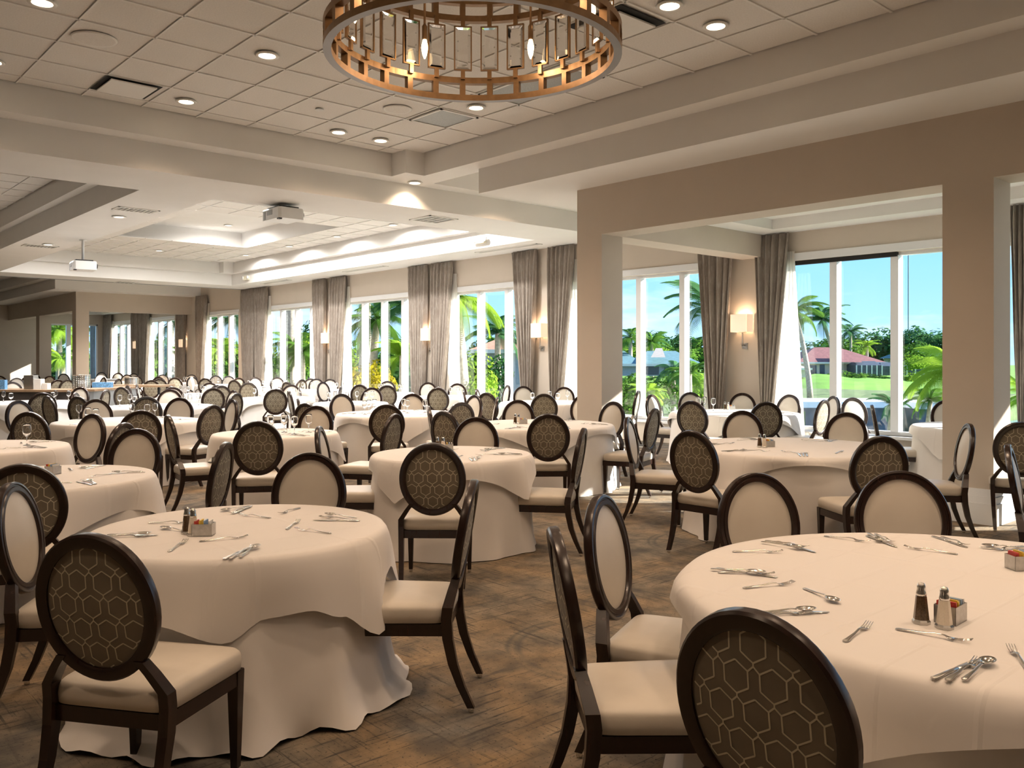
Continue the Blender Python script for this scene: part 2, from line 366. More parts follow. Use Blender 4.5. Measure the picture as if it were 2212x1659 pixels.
def window(n, xs):
    x0, x1 = xs[0], xs[-1]; yo = YB+.10
    mb = MB()
    mb.box((x0, yo, SILL), (x0+.06, yo+.12, HEAD)).box((x1-.06, yo, SILL), (x1, yo+.12, HEAD)).box((x0, yo, HEAD-.05), (x1, yo+.12, HEAD)).box((x0, yo, SILL), (x1, yo+.12, SILL+.06))
    w = struct(put('window_%d' % n, mb.mesh('window', 'trim_white')))
    put('window_sill', MB().box((x0-.05, YB-.07, SILL-.045), (x1+.05, YB+.10, SILL)).mesh('window_sill', 'trim_white'), w)
    put('head_trim', MB().box((x0-.05, YB-.025, HEAD), (x1+.05, YB, HEAD+.12)).mesh('head_trim', 'trim_white'), w)
    for x in xs[1:-1]: put('mullion', MB().box((x-.06, yo-.03, SILL+.06), (x+.06, yo+.12, HEAD-.05)).mesh('mullion', 'trim_white'), w)
    for a, b in zip(xs[:-1], xs[1:]):
        put('pane', MB().add([(a, yo+.08, SILL), (b, yo+.08, SILL), (b, yo+.08, HEAD), (a, yo+.08, HEAD)], [(0, 1, 2, 3)]).mesh('pane', 'pane'), w)
    return w
for n, xs in sorted(WX.items()): window(n, xs)
w = struct(put('window_11', MB().box((-43.55, 10.05, .4), (-43.42, 10.12, 3.2)).box((-43.55, 12.48, .4), (-43.42, 12.55, 3.2)).box((-43.55, 10.05, 3.13), (-43.42, 12.55, 3.2)).box((-43.55, 10.05, .4), (-43.42, 12.55, .46)).mesh('window', 'trim_white')))
put('mullion', MB().box((-43.58, 11.2, .46), (-43.42, 11.38, 3.13)).mesh('mullion', 'trim_white'), w)
for a, b in ((10.05, 11.29), (11.29, 12.55)):
    put('pane', MB().add([(-43.5, a, .4), (-43.5, b, .4), (-43.5, b, 3.2), (-43.5, a, 3.2)], [(0, 1, 2, 3)]).mesh('pane', 'pane'), w)
tag(put('roller_shade', MB().box((-7.85, YB+.04, 3.12), (-5.82, YB+.10, 3.19)).mesh('roller_shade', 'plastic_black')), 'rolled-up black shade along the head of the bay window', 'shade')

# ---- wall sconces
sc_x = [-8.42, -13.47, -17.52, -22.52, -33.6, -38.9]
sc_l = ['on the bay pier between two curtains', 'on the hall pier just left of the front column', 'on the second hall pier left of the column', 'on the third hall pier left of the column', 'on the far corner pier', 'between the far alcove windows']
for X, lb in zip(sc_x, sc_l):
    r = tag(empty('wall_sconce', (X, YB, 1.8)), 'lit square-shade wall sconce '+lb, 'wall lamp', 'wall sconces on the window wall')
    put('back_plate', MB().box((-.055, -.015, -.05), (.055, 0, .05)).mesh('back_plate', 'brushed_steel'), r)
    put('arm', MB().box((-.012, -.09, .0), (.012, -.015, .02)).box((-.01, -.09, 0), (.01, -.07, .24)).box((-.05, -.12, .225), (.05, -.04, .245)).mesh('arm', 'brushed_steel'), r)
    mb = MB(); a, d0, d1, z0, z1 = .16, -.21, -.01, .235, .54
    for x0, y0, x1, y1 in ((-a, d0, a, d0+.006), (-a, d0, -a+.006, d1), (a-.006, d0, a, d1)): mb.box((x0, y0, z0), (x1, y1, z1))
    put('lamp_shade', mb.mesh('lamp_shade', 'shade'), r)
    put('bulb', MB().lathe([(.004, .30), (.022, .33), (.026, .37), (.014, .42), (.003, .45)], 10, (0, -.1, 0)).mesh('bulb', 'bulb', True), r)
    lamp('sconce_light', 'POINT', r, (0, -.1, .50), 5, WARM, .03)

# ---- curtains: tapered pleated drapes, white lining showing on the sunlit window side
def curtain(xa, xb, taper_l, taper_r, ztop, label, lining=None, seed=0, zb=.02):
    rnd = random.Random(seed); n = 74; m = 16; rows = []
    nf = max(5, int((xb-xa)/.125)); ph = rnd.random()*6; jit = [rnd.uniform(-.25, .25) for _ in range(nf+2)]
    for k in range(m+1):
        f = k/m; z = ztop-(ztop-zb)*f; g = f**1.15
        a = xa+taper_l*g; b = xb-taper_r*g; row = []
        head = max(0, 1-f*14)
        for i in range(n+1):
            u = i/n; w = u*nf+ph*.1; kf = int(w) % nf
            amp = (.055+.012*jit[kf]*4)*(1-head*.55)
            y = YB-.13-amp*sin(2*pi*w+jit[kf]+.5*sin(3*f+kf))-.012*sin(4*pi*w+2*f)
            row.append((a+(b-a)*u+.006*sin(9*f+i), y, z))
        rows.append(row)
    o = put('curtain', MB().loft(rows, close=False).mesh('curtain', 'curtain', True))
    mod = o.modifiers.new('thick', 'SOLIDIFY'); mod.thickness = .006
    tag(o, label, 'curtain', 'taupe drapes on the window wall')
    if lining:
        side, wd = lining; rows = []
        for k in range(13):
            f = k/12; z = ztop-.3-(ztop-.3-zb)*f; g = f**1.15
            if side == 'r': a = xb-taper_r*g-.12; b = xb+.04+wd*.2*f
            else: a = xa+taper_l*g+.12; b = xa-.04
            rows.append([(a+(b-a)*i/16, YB-.035+.022*sin(i*1.5+f), z) for i in range(17)])
        put('lining', MB().loft(rows, close=False).mesh('lining', 'lining', True), o)
    return o
def cpx(pa, pb): return ony(pa, 600, YB-.13).x, ony(pb, 600, YB-.13).x
cl = [((1105, 1160), .42, .20, S, 'left of the sconce nearest the front column', None), ((1185, 1240), .12, .46, S, 'right of the sconce nearest the front column', ('r', 1)),
      ((880, 923), .26, .18, S, 'left of the second hall sconce', None), ((933, 978), .05, .46, S, 'right of the second hall sconce', ('r', 1)),
      ((676, 703), .26, .10, S, 'left of the third hall sconce', None), ((712, 748), .05, .46, S, 'right of the third hall sconce', ('r', 1)),
      ((520, 549), .2, .1, S, 'left one of the overlapping pair at the fourth pier', None), ((551, 578), .05, .5, S, 'right one of the overlapping pair at the fourth pier', ('r', 1)),
      ((425, 446), .1, .5, S, 'nearest the far end of the hall', ('r', 1)),
      ((1508, 1585), .30, .28, BAYC, 'left of the bay sconce', None), ((1630, 1706), .16, .40, BAYC, 'right of the bay sconce', ('r', 1)),
      ((2183, 2240), .12, .16, BAYC, 'at the right edge of the photo behind the right column', None),
      ((381, 400), .1, .1, BAYC, 'right of the far alcove windows', None), ((302, 322), .1, .4, BAYC, 'right one between the two far alcove windows', ('r', 1)), ((285, 301), .1, .1, BAYC, 'left one between the two far alcove windows', None),
      ((196, 240), .1, .5, BAYC, 'wide dark-pleated one at the left of the far alcove', ('r', 1))]
for i, ((a, b), tl, tr, zt, lb, ln) in enumerate(cl):
    xa, xb = cpx(a, b); curtain(xa, xb, tl, tr, zt-.015, 'taupe pleated curtain '+lb, ln, i)

# ---- ceiling fixtures
ring_me = MB().lathe([(.085, 0), (.115, -.002), (.12, .008), (.085, .03)], 24, caps=False).mesh('trim_ring', 'grid_white', True)
lens_me = MB().lathe([(.0001, .012), (.06, .008), (.084, .022)], 24, caps=False).mesh('lens', 'lens', True)
lens2_me = MB().lathe([(.0001, .012), (.06, .008), (.084, .022)], 24, caps=False).mesh('lens', 'lens_far', True)
DL = []
def downlight(x, y, z, label, power=P_DOWN, col=WARM, far=False, ang=150):
    r = tag(empty('recessed_downlight', (x, y, z-.022)), label, 'downlight', 'recessed ceiling downlights')
    put('trim_ring', ring_me, r); put('lens', lens2_me if far else lens_me, r)
    lamp('downlight_lamp', 'AREA', r, (0, 0, .004), power, col, .16, spread=170 if far else 120)
for (x, y, lb) in ((-8.02, 3.9, 'lit downlight left of the chandelier, in the tile row of two'), (-10.09, 3.89, 'lit downlight beside the slot vent at the left of the tile ceiling'),
                   (-4.6, 5.92, 'lit downlight at the very top of the photo right of the chandelier'), (-4.6, 6.59, 'lit downlight right of the chandelier, nearer the window side'),
                   (-8.01, 5.87, 'lit downlight seen through the lower chandelier band, left of its low point'), (-8.01, 6.58, 'lit downlight just under the lowest point of the chandelier'),
                   (-10.1, 5.93, 'left one of the two lit downlights nearest the tray corner'), (-10.1, 6.59, 'right one of the two lit downlights nearest the tray corner'),
                   (-8.1, 1.9, 'lit downlight cut by the top edge at the far left'), (-10.05, 1.9, 'lit downlight cut by the left edge of the photo')):
    downlight(x*K, y*K, T-.005, lb)
downlight(-10.81*K, 7.67*K, L, 'lit downlight in the ledge just below the tray corner')
for q_, (x, y) in enumerate(((-5.95, 3.9), (-4.6, 1.9), (-2.3, 5.9), (-2.3, 3.9), (-2.3, 1.9), (-.2, 5.9), (-.2, 3.9), (-.2, 1.9), (-5.95, -.5), (-2.3, -.8), (-8.1, -.5), (2.0, 3.9), (1.5, 0.5))):
    downlight(x*K, y*K, T-.005, 'lit downlight above the camera, outside the photo, %s' % ['left of the drum', 'before the drum', 'right row, window side', 'right row, middle', 'right row, rear', 'next row, window side', 'next row, middle', 'next row, rear', 'rear left', 'rear middle', 'rear far left', 'far right', 'far right rear'][q_])
for x, y, z, lb in ((-14.9, 4.64, S, 'small white downlight beside the nearer soffit vent'), (-19.47, 4.68, S, 'small white downlight beside the farther soffit vent')):
    downlight(x*K, y*K, z, lb, P_FAR_FILL, NEUT, True)
k = 0
for x, y in ((-14.2, 6.1), (-14.2, 8.4), (-14.2, 11.0), (-16.5, 11.1), (-19.0, 11.1), (-21.5, 11.1), (-24.2, 11.1), (-24.8, 8.8), (-24.8, 6.2), (-19.5, 6.0), (-16.5, 6.0), (-22.2, 6.0)):
    k += 1
    downlight(x, y, T-.005, 'small white downlight in the far tray ring, ' + ['near edge, left', 'near edge, middle', 'near edge, right', 'window side, nearest', 'window side, second', 'window side, third', 'window side, farthest', 'far edge, right', 'far edge, left', 'left side, second', 'left side, nearest', 'left side, farthest'][k-1], P_FAR_FILL, NEUT, True)  # real fittings, unlit; their light here is added fill
for x, y, lb in ((-20.2, 8.0, 'small white downlight in the raised middle of the far tray, nearer'), (-22.0, 9.6, 'small white downlight in the raised middle of the far tray, farther')):
    downlight(x, y, T2, lb, P_FAR_FILL, NEUT, True)
downlight(-10.2, 9.6, T, 'warm downlight hidden in the recess beyond the tray corner', 40, WARM)
downlight(-30.0, 10.6, T, 'warm downlight in the far glowing ceiling recess', 120, WARM)
for x, y, lb in ((-34.5, 4.5, 'farthest hall, middle'), (-37.5, 6, 'farthest hall, deep'), (-30.5, 5, 'farthest hall, near'), (-16, 1, 'dark side tray, near'), (-20, 1, 'dark side tray, middle'), (-24, 1, 'dark side tray, far')): downlight(x, y, T, 'hidden warm downlight of the '+lb, P_DOWN*.7, WARM)
for x, y, lb in ((-5.6, 10.6, 'near bay, left'), (-1.8, 11.1, 'near bay, right'), (-36, 11, 'far alcove, near'), (-40.5, 11, 'far alcove, far')): downlight(x, y, BAYC+.16, 'small downlight in the ceiling of the '+lb, 14, NEUT, True)

def grille(name, x0, x1, y0, y1, z, label, slats=0, mat='grille_metal'):
    r = tag(empty(name, ((x0+x1)/2, (y0+y1)/2, z)), label, 'vent', 'ceiling vents'); a, b = (x1-x0)/2, (y1-y0)/2
    put('frame', MB().box((-a, -b, -.012), (a, -b+.03, .004)).box((-a, b-.03, -.012), (a, b, .004)).box((-a, -b, -.012), (-a+.03, b, .004)).box((a-.03, -b, -.012), (a, b, .004)).mesh('frame', 'grid_white'), r)
    put('core', MB().box((-a+.03, -b+.03, -.002), (a-.03, b-.03, .004)).mesh('core', mat), r)
    for i in range(slats):
        y = -b+.05+(2*b-.1)*i/(slats-1); put('slat', MB().box((-a+.03, y-.008, -.012), (a-.03, y+.008, -.003)).mesh('slat', 'grid_white'), r)
    return r
gx, gy = gx0, gy0
grille('return_grille', -9.0*K, -8.33*K, 6.30*K, 6.88*K, T-.012, 'grey perforated return grille beside the round ceiling speaker')
grille('return_grille', gx0+3*TX+.02, gx0+5*TX-.02, gy0+TY+.02, gy0+2*TY-.02, T-.012, 'grey perforated return grille seen behind the chandelier')
r = tag(empty('slot_diffuser', (-10.04*K, 3.2*K, T-.012)), 'white plaque ceiling diffuser with a dark slot at left', 'vent')
put('slot', MB().box((-.30, -.30, -.004), (.30, .30, -.001)).mesh('slot', 'dark_void'), r); put('plaque', MB().box((-.24, -.25, -.035), (.30, .24, -.022)).mesh('plaque', 'grid_white'), r)
r = tag(empty('cassette_vent', (-5.19*K, 5.9*K, T-.012)), 'white ceiling cassette vent right behind the chandelier rim', 'vent')
put('slot', MB().box((-.33, -.31, -.004), (.33, .31, -.001)).mesh('slot', 'dark_void'), r); put('plaque', MB().box((-.26, -.25, -.035), (.26, .25, -.02)).mesh('plaque', 'grid_white'), r)
grille('soffit_vent', -14.45, -14.1, 4.38, 5.02, S, 'louvred vent in the soffit, nearer one at left', 9)
grille('soffit_vent', -20.4, -20.0, 4.38, 5.02, S, 'louvred vent in the soffit, farther one at left', 9)
grille('soffit_vent', -12.15, -11.55, 8.5, 9.1, S, 'square diffuser under the cross beam', 5)
grille('linear_diffuser', -14.9, -12.9, 12.2, 12.38, S, 'long slot diffuser above the nearest hall curtains', 2)
grille('linear_diffuser', -20.6, -18.6, 12.2, 12.38, S, 'long slot diffuser above the fourth hall window', 2)
grille('linear_diffuser', -25.6, -23.8, 12.2, 12.38, S, 'long slot diffuser above the fifth hall window', 2)
grille('soffit_vent', -28.2, -27.7, 8.6, 9.2, S, 'small vent past the far tray edge', 5)
for (x, y, R0, lb) in ((-8.72, 2.49, .20, 'round ceiling speaker grille at upper left'), (-8.72, 5.93, .17, 'round ceiling speaker grille left of the return grille')):
    r = tag(empty('ceiling_speaker', (x*K, y*K, T-.012)), lb, 'speaker'); put('rim', MB().lathe([(R0-.02, -.004), (R0, -.008), (R0+.006, .004)], 32, caps=False).mesh('rim', 'grid_white', True), r)
    put('mesh_face', MB().lathe([(.001, -.006), (R0-.02, -.004)], 32).mesh('mesh_face', 'tile_white'), r)
tag(put('sprinkler_cap', MB().lathe([(.05, 0), (.05, -.01), (.001, -.012)], 18).mesh('sprinkler_cap', 'plastic_white'), loc=(-9.36*K, 5.23*K, T-.01)), 'small white round sprinkler cap in a ceiling tile', 'sprinkler')
for i, (x, lb) in enumerate(((-14.2, 'above the nearest hall window'), (-25.7, 'at the far corner of the tray'))):
    r = tag(empty('emergency_light', (x, 11.85, 4.12)), 'cream emergency light on the tray fascia '+lb, 'emergency light')
    put('case', MB().box((-.13, -.09, -.07), (.13, 0, .06)).mesh('case', 'emergency_cream'), r)
    for sx in (-1, 1): put('lamp_head', MB().lathe([(.02, 0), (.055, .02), (.055, .05), (.001, .055)], 14).mesh('lamp_head', 'plastic_white', True), r, (sx*.17, -.06, 0), rot=(pi/2, 0, 0))
r = tag(empty('emergency_light', (-5.4, 11.3, BAYC+.16)), 'cream emergency light on the bay ceiling', 'emergency light'); put('case', MB().box((-.17, -.06, -.05), (.17, .06, 0)).mesh('case', 'emergency_cream'), r)
for sx in (-1, 1): put('lamp_head', MB().lathe([(.02, 0), (.05, -.02), (.05, -.05), (.001, -.055)], 14).mesh('lamp_head', 'plastic_white', True), r, (sx*.21, 0, 0))
put('partition_track', MB().box((-28.25, -8, S-.012), (-28.15, YB, S+.002)).mesh('partition_track', 'plastic_grey'), ceiling)

# ---- projectors
def projector(loc, rz, pole, label):
    r = tag(empty('projector', loc, rz), label, 'projector')
    mb = MB(); a, b, h = .27, .21, .085
    prof = [(-a, -b), (a-.03, -b), (a, -b+.04), (a, b-.02), (a-.02, b), (-a, b)]
    mb.loft([[(x, y, -h) for x, y in prof], [(x*1.0, y, h*.8) for x, y in prof], [(x*.95, y*.95, h) for x, y in prof]])
    put('body', mb.mesh('body', 'plastic_white'), r)
    put('side_grille', MB().box((-a+.03, -b-.004, -h+.01), (-a+.10, -b+.004, h*.6)).mesh('side_grille', 'plastic_grey'), r)
    put('side_panel', MB().box((-a+.14, -b-.004, -h*.2), (-a+.32, -b+.004, h*.7)).mesh('side_panel', 'plastic_grey'), r)
    put('port', MB().box((-a-.004, -b+.10, -h*.6), (-a+.004, -b+.2, -.01)).mesh('port', 'plastic_black'), r); put('port', MB().box((-a-.004, -b+.12, .005), (-a+.004, -b+.19, h*.6)).mesh('port', 'plastic_black'), r)
    put('lens_barrel', MB().lathe([(.05, 0), (.05, .03), (.035, .03), (.03, .012), (.001, .012)], 18).mesh('lens_barrel', 'plastic_black', True), r, (a-.1, b-.005, 0), rot=(-pi/2, 0, 0))
    put('foot', MB().box((a-.09, -b+.01, -h-.02), (a-.02, -b+.06, -h)).mesh('foot', 'plastic_black'), r)
    put('mount_plate', MB().box((-a+.05, -b+.05, h), (a-.08, b-.05, h+.03)).mesh('mount_plate', 'plastic_black'), r)
    put('pole', MB().lathe([(.025, h+.03), (.025, h+.03+pole-.012), (.07, h+.03+pole-.012), (.07, h+.03+pole)], 14).mesh('pole', 'plastic_white', True), r)
projector((-12.3, 6.25, S-.085-.03-.045), RAD(-45)+YAW-RAD(3), .045, 'white projector mounted under the cross beam')
projector((-18.6, 5.1, 3.43), RAD(-45)+YAW-RAD(10), S-3.43-.115, 'white projector hanging from a pole at left')
# ================================================================== tables
TZ = .765
TAB = {  # id: (x, y, radius, overlay half side, overlay turn deg, phrase)
 1: (-3.92, 1.77, .67, .86, -20, 'front-left table'), 2: (-1.15, 3.20, 1.0, 1.08, -53, 'front-right table'),
 3: (-6.50, 1.50, .72, .90, 28, 'second table at left edge'), 4: (-9.10, 1.60, .74, .92, 40, 'third table at left edge'),
 5: (-5.80, 4.50, .66, .78, -31, 'middle table of the photo'), 6: (-7.70, 7.33, .90, .96, 8, 'table just left of front column'),
 7: (-4.20, 7.20, .93, .98, -50, 'table between the two columns'), 8: (-8.70, 4.33, .65, .80, 20, 'small goblet table left of middle'),
 9: (-11.7, 3.75, .88, 1.0, 35, 'broad table behind left-edge tables'), 10: (-10.65, 7.27, .90, .98, 15, 'goblet table behind middle table'),
 11: (-7.45, 11.15, .93, 1.0, -30, 'sunlit bay table'), 12: (-3.80, 11.1, .90, .98, 30, 'table hidden behind right column'),
 13: (-11.5, 11.2, .90, .98, 10, 'first hall window table')}
def tpx(i, px, py, r, turn, ph, ymax=11.3):
    p = onz(px, py, TZ); k = min(1, ymax/p.y); TAB[i] = (p.x*k, p.y*k, r, r+.09, turn, ph)
tpx(14, 972, 855, .85, 20, 'second hall window table'); tpx(15, 815, 846, .85, 35, 'third hall window table'); tpx(16, 758, 870, .66, 10, 'small table before third window')
tpx(17, 600, 859, .74, 40, 'mid-hall table before fourth window'); tpx(18, 700, 838, .8, 20, 'fourth hall window table'); tpx(20, 580, 834, .8, 20, 'fifth hall window table')
tpx(21, 420, 852, .75, 20, 'deep mid-hall table'); tpx(22, 345, 877, .88, 30, 'mid-left table before the stations'); tpx(24, 65, 869, .9, 15, 'leftmost table before dark station')
tpx(27, 480, 830, .8, 20, 'sixth hall window table'); tpx(26, 378, 827, .8, 20, 'seventh hall window table')
TAB[28] = (-36.6, 11.0, .8, .9, 10, 'far alcove table'); TAB[29] = (-28.3, 6.2, .8, .9, 10, 'far table past the stations'); TAB[30] = (-34.6, 7.2, .8, .9, 10, 'farthest table at left'); TAB[31] = (-32.0, 9.9, .8, .9, 10, 'far table by the alcove header')

def table(i):
    X, Y, R, a, turn, ph = TAB[i]; rnd = random.Random(i); dep = -_s*X+_c*Y
    n = 120 if dep < 9 else 64; root = tag(empty('round_table', (X, Y, 0)), 'round banquet table in floor-length white cloth, '+ph, 'table', 'round banquet tables')
    put('tabletop', MB().lathe([(R-.02, TZ-.03), (R-.02, TZ-.012)], 32).mesh('tabletop', 'station_top'), root)
    put('pedestal', MB().lathe([(.30, 0), (.28, .03), (.05, .06), (.05, TZ-.03)], 20).mesh('pedestal', 'plastic_black', True), root)
    # floor-length cloth with soft folds; the first table's hem pools on the carpet
    nf = int(R*19); ph1, ph2 = rnd.random()*6, rnd.random()*6; pool = .10 if i == 1 else .02; rings = []
    for k, f in enumerate((0, .05, .15, .3, .45, .6, .75, .88, .96, 1.0)):
        ring = []
        for j in range(n):
            th = 2*pi*j/n
            fold = sin(nf*th+ph1+1.3*sin(2*th+ph2))*.5+.5*sin((nf*.63//1)*th+ph2)
            r = R-.004+(.012+.055*f)*max(0, fold)*f**.6+.035*f
            if f > .85: r += pool*(f-.85)/.15*(.5+.5*sin(3*th+ph2)+.3*sin(nf*th+ph2))
            z = (TZ-.014)*(1-f)+.006
            if f == 1.0 and i == 1: z += .012*(1+sin(nf*2*th))
            ring.append((r*cos(th), r*sin(th), z))
        rings.append(ring)
    put('floor_cloth', MB().loft(rings, caps=False).mesh('floor_cloth', 'cloth', True), root)
    # square overlay
    t0 = RAD(turn); rings = []
    prof = None
    if i == 1: prof = [(-75, .22), (-50, .235), (-29, .315), (-16, .235), (-2, .225), (10, .28), (25, .40), (36, .28), (54, .19), (70, .36), (92, .24), (115, .36), (150, .2), (190, .33), (235, .2), (285, .22)]
    def drop(th):
        if prof:
            d = (math.degrees(th)+75) % 360-75
            for (a0, v0), (a1, v1) in zip(prof, prof[1:]+[(285, .22)]):
                if a0 <= d <= a1:
                    u = (d-a0)/max(1e-6, a1-a0); u = u*u*(3-2*u); return v0+(v1-v0)*u
            return .22
        q = (th-t0) % (pi/2); q = min(q, pi/2-q)              # 0 = side middle, pi/4 = corner
        e = a/cos(q); return max(.03, (e-R)*(.98-.25*(q/(pi/4))**2))
    def corner(th):
        if prof: return max(0, (drop(th)-.22)/.18)
        q = (th-t0) % (pi/2); q = min(q, pi/2-q); return (q/(pi/4))**3
    for rr in (.15, .35, .55, .75, .9, .97):
        rings.append([(R*rr*cos(2*pi*j/n), R*rr*sin(2*pi*j/n), TZ) for j in range(n)])
    rings.append([((R+.006)*cos(2*pi*j/n), (R+.006)*sin(2*pi*j/n), TZ-.003) for j in range(n)])
    for f in (.04, .15, .35, .6, .82, 1.0):
        ring = []
        for j in range(n):
            th = 2*pi*j/n; d = drop(th); g = corner(th)
            r = R+.016+.02*min(1, f*4)+f*(.055*g+.022*(1-g)*sin(nf*.5//1*th+ph1))+.03*f*g*sin(9*(th-t0))
            ring.append((r*cos(th), r*sin(th), TZ-.010-d*f))
        rings.append(ring)
    ov = put('table_overlay', MB().loft(rings, caps=False).add([(R*.15*cos(2*pi*j/n), R*.15*sin(2*pi*j/n), TZ) for j in range(n)], [tuple(range(n))]).mesh('table_overlay', 'cloth_creased', True), loc=(X, Y, .004))
    tag(ov, 'white square overlay cloth draped over '+ph, 'tablecloth', 'square overlay cloths')
    if i in (1, 2): ov.rotation_euler.z = 0
for i in TAB: table(i)

# ================================================================== chairs
def chair_meshes():
    M = {}
    # seat cushion: domed trapezoid
    rings = []; n = 40
    def outline(sc, z, extra=0):
        pts = []
        for j in range(n):
            t_ = 2*pi*j/n; ex = .22
            cx = abs(cos(t_))**ex*(1 if cos(t_) > 0 else -1); cy = abs(sin(t_))**ex*(1 if sin(t_) > 0 else -1)
            y = .005+cy*.235*sc; w = (.247 if cy > 0 else .222); w = .2345+.0125*cy
            pts.append((cx*w*sc, y, z))
        return pts
    for sc, z in ((.94, .392), (1.0, .398), (1.012, .43), (1.0, .452), (.985, .461), (.95, .470), (.8, .478), (.5, .484), (.2, .486)): rings.append(outline(sc, z))
    M['seat'] = MB().loft(rings).mesh('seat', 'vinyl', True)
    fr = MB()
    fr.box((-.235, .205, .338), (.235, .235, .392)); fr.box((-.215, -.225, .338), (.215, -.195, .392))
    for sx in (-1, 1): fr.add([(sx*.238, .23, .338), (sx*.21, .23, .338), (sx*.19, -.22, .338), (sx*.218, -.22, .338), (sx*.238, .23, .392), (sx*.21, .23, .392), (sx*.19, -.22, .392), (sx*.218, -.22, .392)],
                              [(0, 1, 2, 3), (4, 7, 6, 5), (0, 4, 5, 1), (1, 5, 6, 2), (2, 6, 7, 3), (3, 7, 4, 0)])
    fr.box((-.2, -.2, .37), (.2, .21, .392))
    M['frame'] = fr.mesh('seat_frame', 'wood')
    # front leg, rear leg with post (drawn for +x; the other side is scaled -1 through its own mesh)
    for sx, nm in ((1, 'r'), (-1, 'l')):
        M['fleg_'+nm] = MB().loft([[(sx*.216+a*w, .208+b*w, z) for a, b in ((-1, -1), (1, -1), (1, 1), (-1, 1))] for z, w in ((.022, .0135), (.2, .0185), (.39, .0235))]).mesh('leg', 'wood')
        path = [((.210, -.330, .022), .014, .016), ((.214, -.285, .12), .015, .018), ((.218, -.250, .22), .0165, .021), ((.221, -.228, .33), .018, .023), ((.223, -.222, .42), .018, .024),
                ((.222, -.228, .47), .018, .024), ((.180, -.244, .535), .017, .022), ((.146, -.256, .580), .017, .020)]
        rings = []
        for (x, y, z), wx_, wy_ in path: rings.append([(sx*(x+a*wx_), y+b*wy_, z) for a, b in ((-1, -1), (1, -1), (1, 1), (-1, 1))])
        if sx < 0: rings = [list(reversed(r)) for r in rings]
        M['rleg_'+nm] = MB().loft(rings).mesh('leg', 'wood')
    M['glide'] = MB().lathe([(.010, 0), (.013, .004), (.013, .02), (.011, .026)], 12).mesh('glide', 'steel', True)
    # tilted oval back
    A_, B_, CZ, lean = .2275, .2525, .752, .17
    def onb(x, dz, off):  # point on the leaning back plane
        z = CZ+dz; y = -.235-(z-.47)*lean; nrm = Vector((0, 1, lean)).normalized()
        p = Vector((x, y, z))+nrm*off; return (p.x, p.y-.10*(x*x)*-2.0*.35, p.z)
    prof = [(1.0, -.012), (1.0, .012), (.985, .019), (.945, .021), (.93, .016), (.905, .016), (.89, .021), (.815, .021), (.80, .012), (.80, -.014), (.83, -.019), (.97, -.019)]
    def ell(s_, inset, t_): # ring scaled so that the frame keeps an even width
        w = (1-s_)*A_; return (A_-w)*cos(t_), (B_-w)*sin(t_)
    rings = []; n2 = 56
    for j in range(n2+1):
        t_ = 2*pi*j/n2; rings.append([onb(*ell(s_, 0, t_), off) for s_, off in prof])
    M['ring'] = MB().loft(rings, caps=False).mesh('back_frame', 'wood', auto=40)
    def pad(sign, bulge, mat, hexes):
        mb = MB(); rr = [1.0, .93, .8, .6, .35, .1]; n3 = 44; rings = []
        a2, b2 = A_*.80+.003, B_-A_*.2+.003
        def hgt(r): return .006+bulge*(1-r*r)
        for r in rr: rings.append([onb(a2*r*cos(2*pi*j/n3), b2*r*sin(2*pi*j/n3), sign*hgt(r)) for j in range(n3)])
        mb.loft(rings, caps=False); mb.add(rings[-1], [tuple(range(n3))])
        if hexes:
            mb.mi = 1; hw = .094; hh = .0815; r0 = .0395; lw = .0021
            def seg(p, q):
                p = Vector(p); q = Vector(q); d = (q-p); k = max(1, int(d.length/.014)); nn = Vector((-d.y, d.x)).normalized()*lw
                for i in range(k):
                    u, v = p+d*(i/k), p+d*((i+1)/k); cs = [u-nn, v-nn, v+nn, u+nn]
                    if any((c.x/a2)**2+(c.y/b2)**2 > .985 for c in cs): continue
                    mb.add([onb(c.x, c.y, sign*(hgt(sqrt((c.x/a2)**2+(c.y/b2)**2))+.0009)) for c in cs], [(0, 1, 2, 3)])
            for jj in range(-4, 5):
                for ii in range(-4, 5):
                    cx = (ii+.5*(jj % 2))*hw; cy = jj*hh+.012
                    if (cx/a2)**2+(cy/b2)**2 > 1.9: continue
                    P = [(cx+r0*.93*sin(pi/3*k_), cy+r0*cos(pi/3*k_)) for k_ in range(6)]
                    for k_ in range(6): seg(P[k_], P[(k_+1) % 6])
                    J = (cx, cy-r0-.008); seg(P[3], J)
                    lo = (cx-hw/2, cy-hh); hi = (cx+hw/2, cy-hh)
                    seg(J, (lo[0]+r0*.93*sin(pi/3), lo[1]+r0*cos(pi/3))); seg(J, (hi[0]-r0*.93*sin(pi/3), hi[1]+r0*cos(pi/3)))
        return mb.mesh('upholstery', mat, True)
    M['front'] = pad(1, .024, 'vinyl', False); M['rear'] = pad(-1, .016, ['fabric_dark', 'fabric_line'], True)
    return M
CM = chair_meshes()
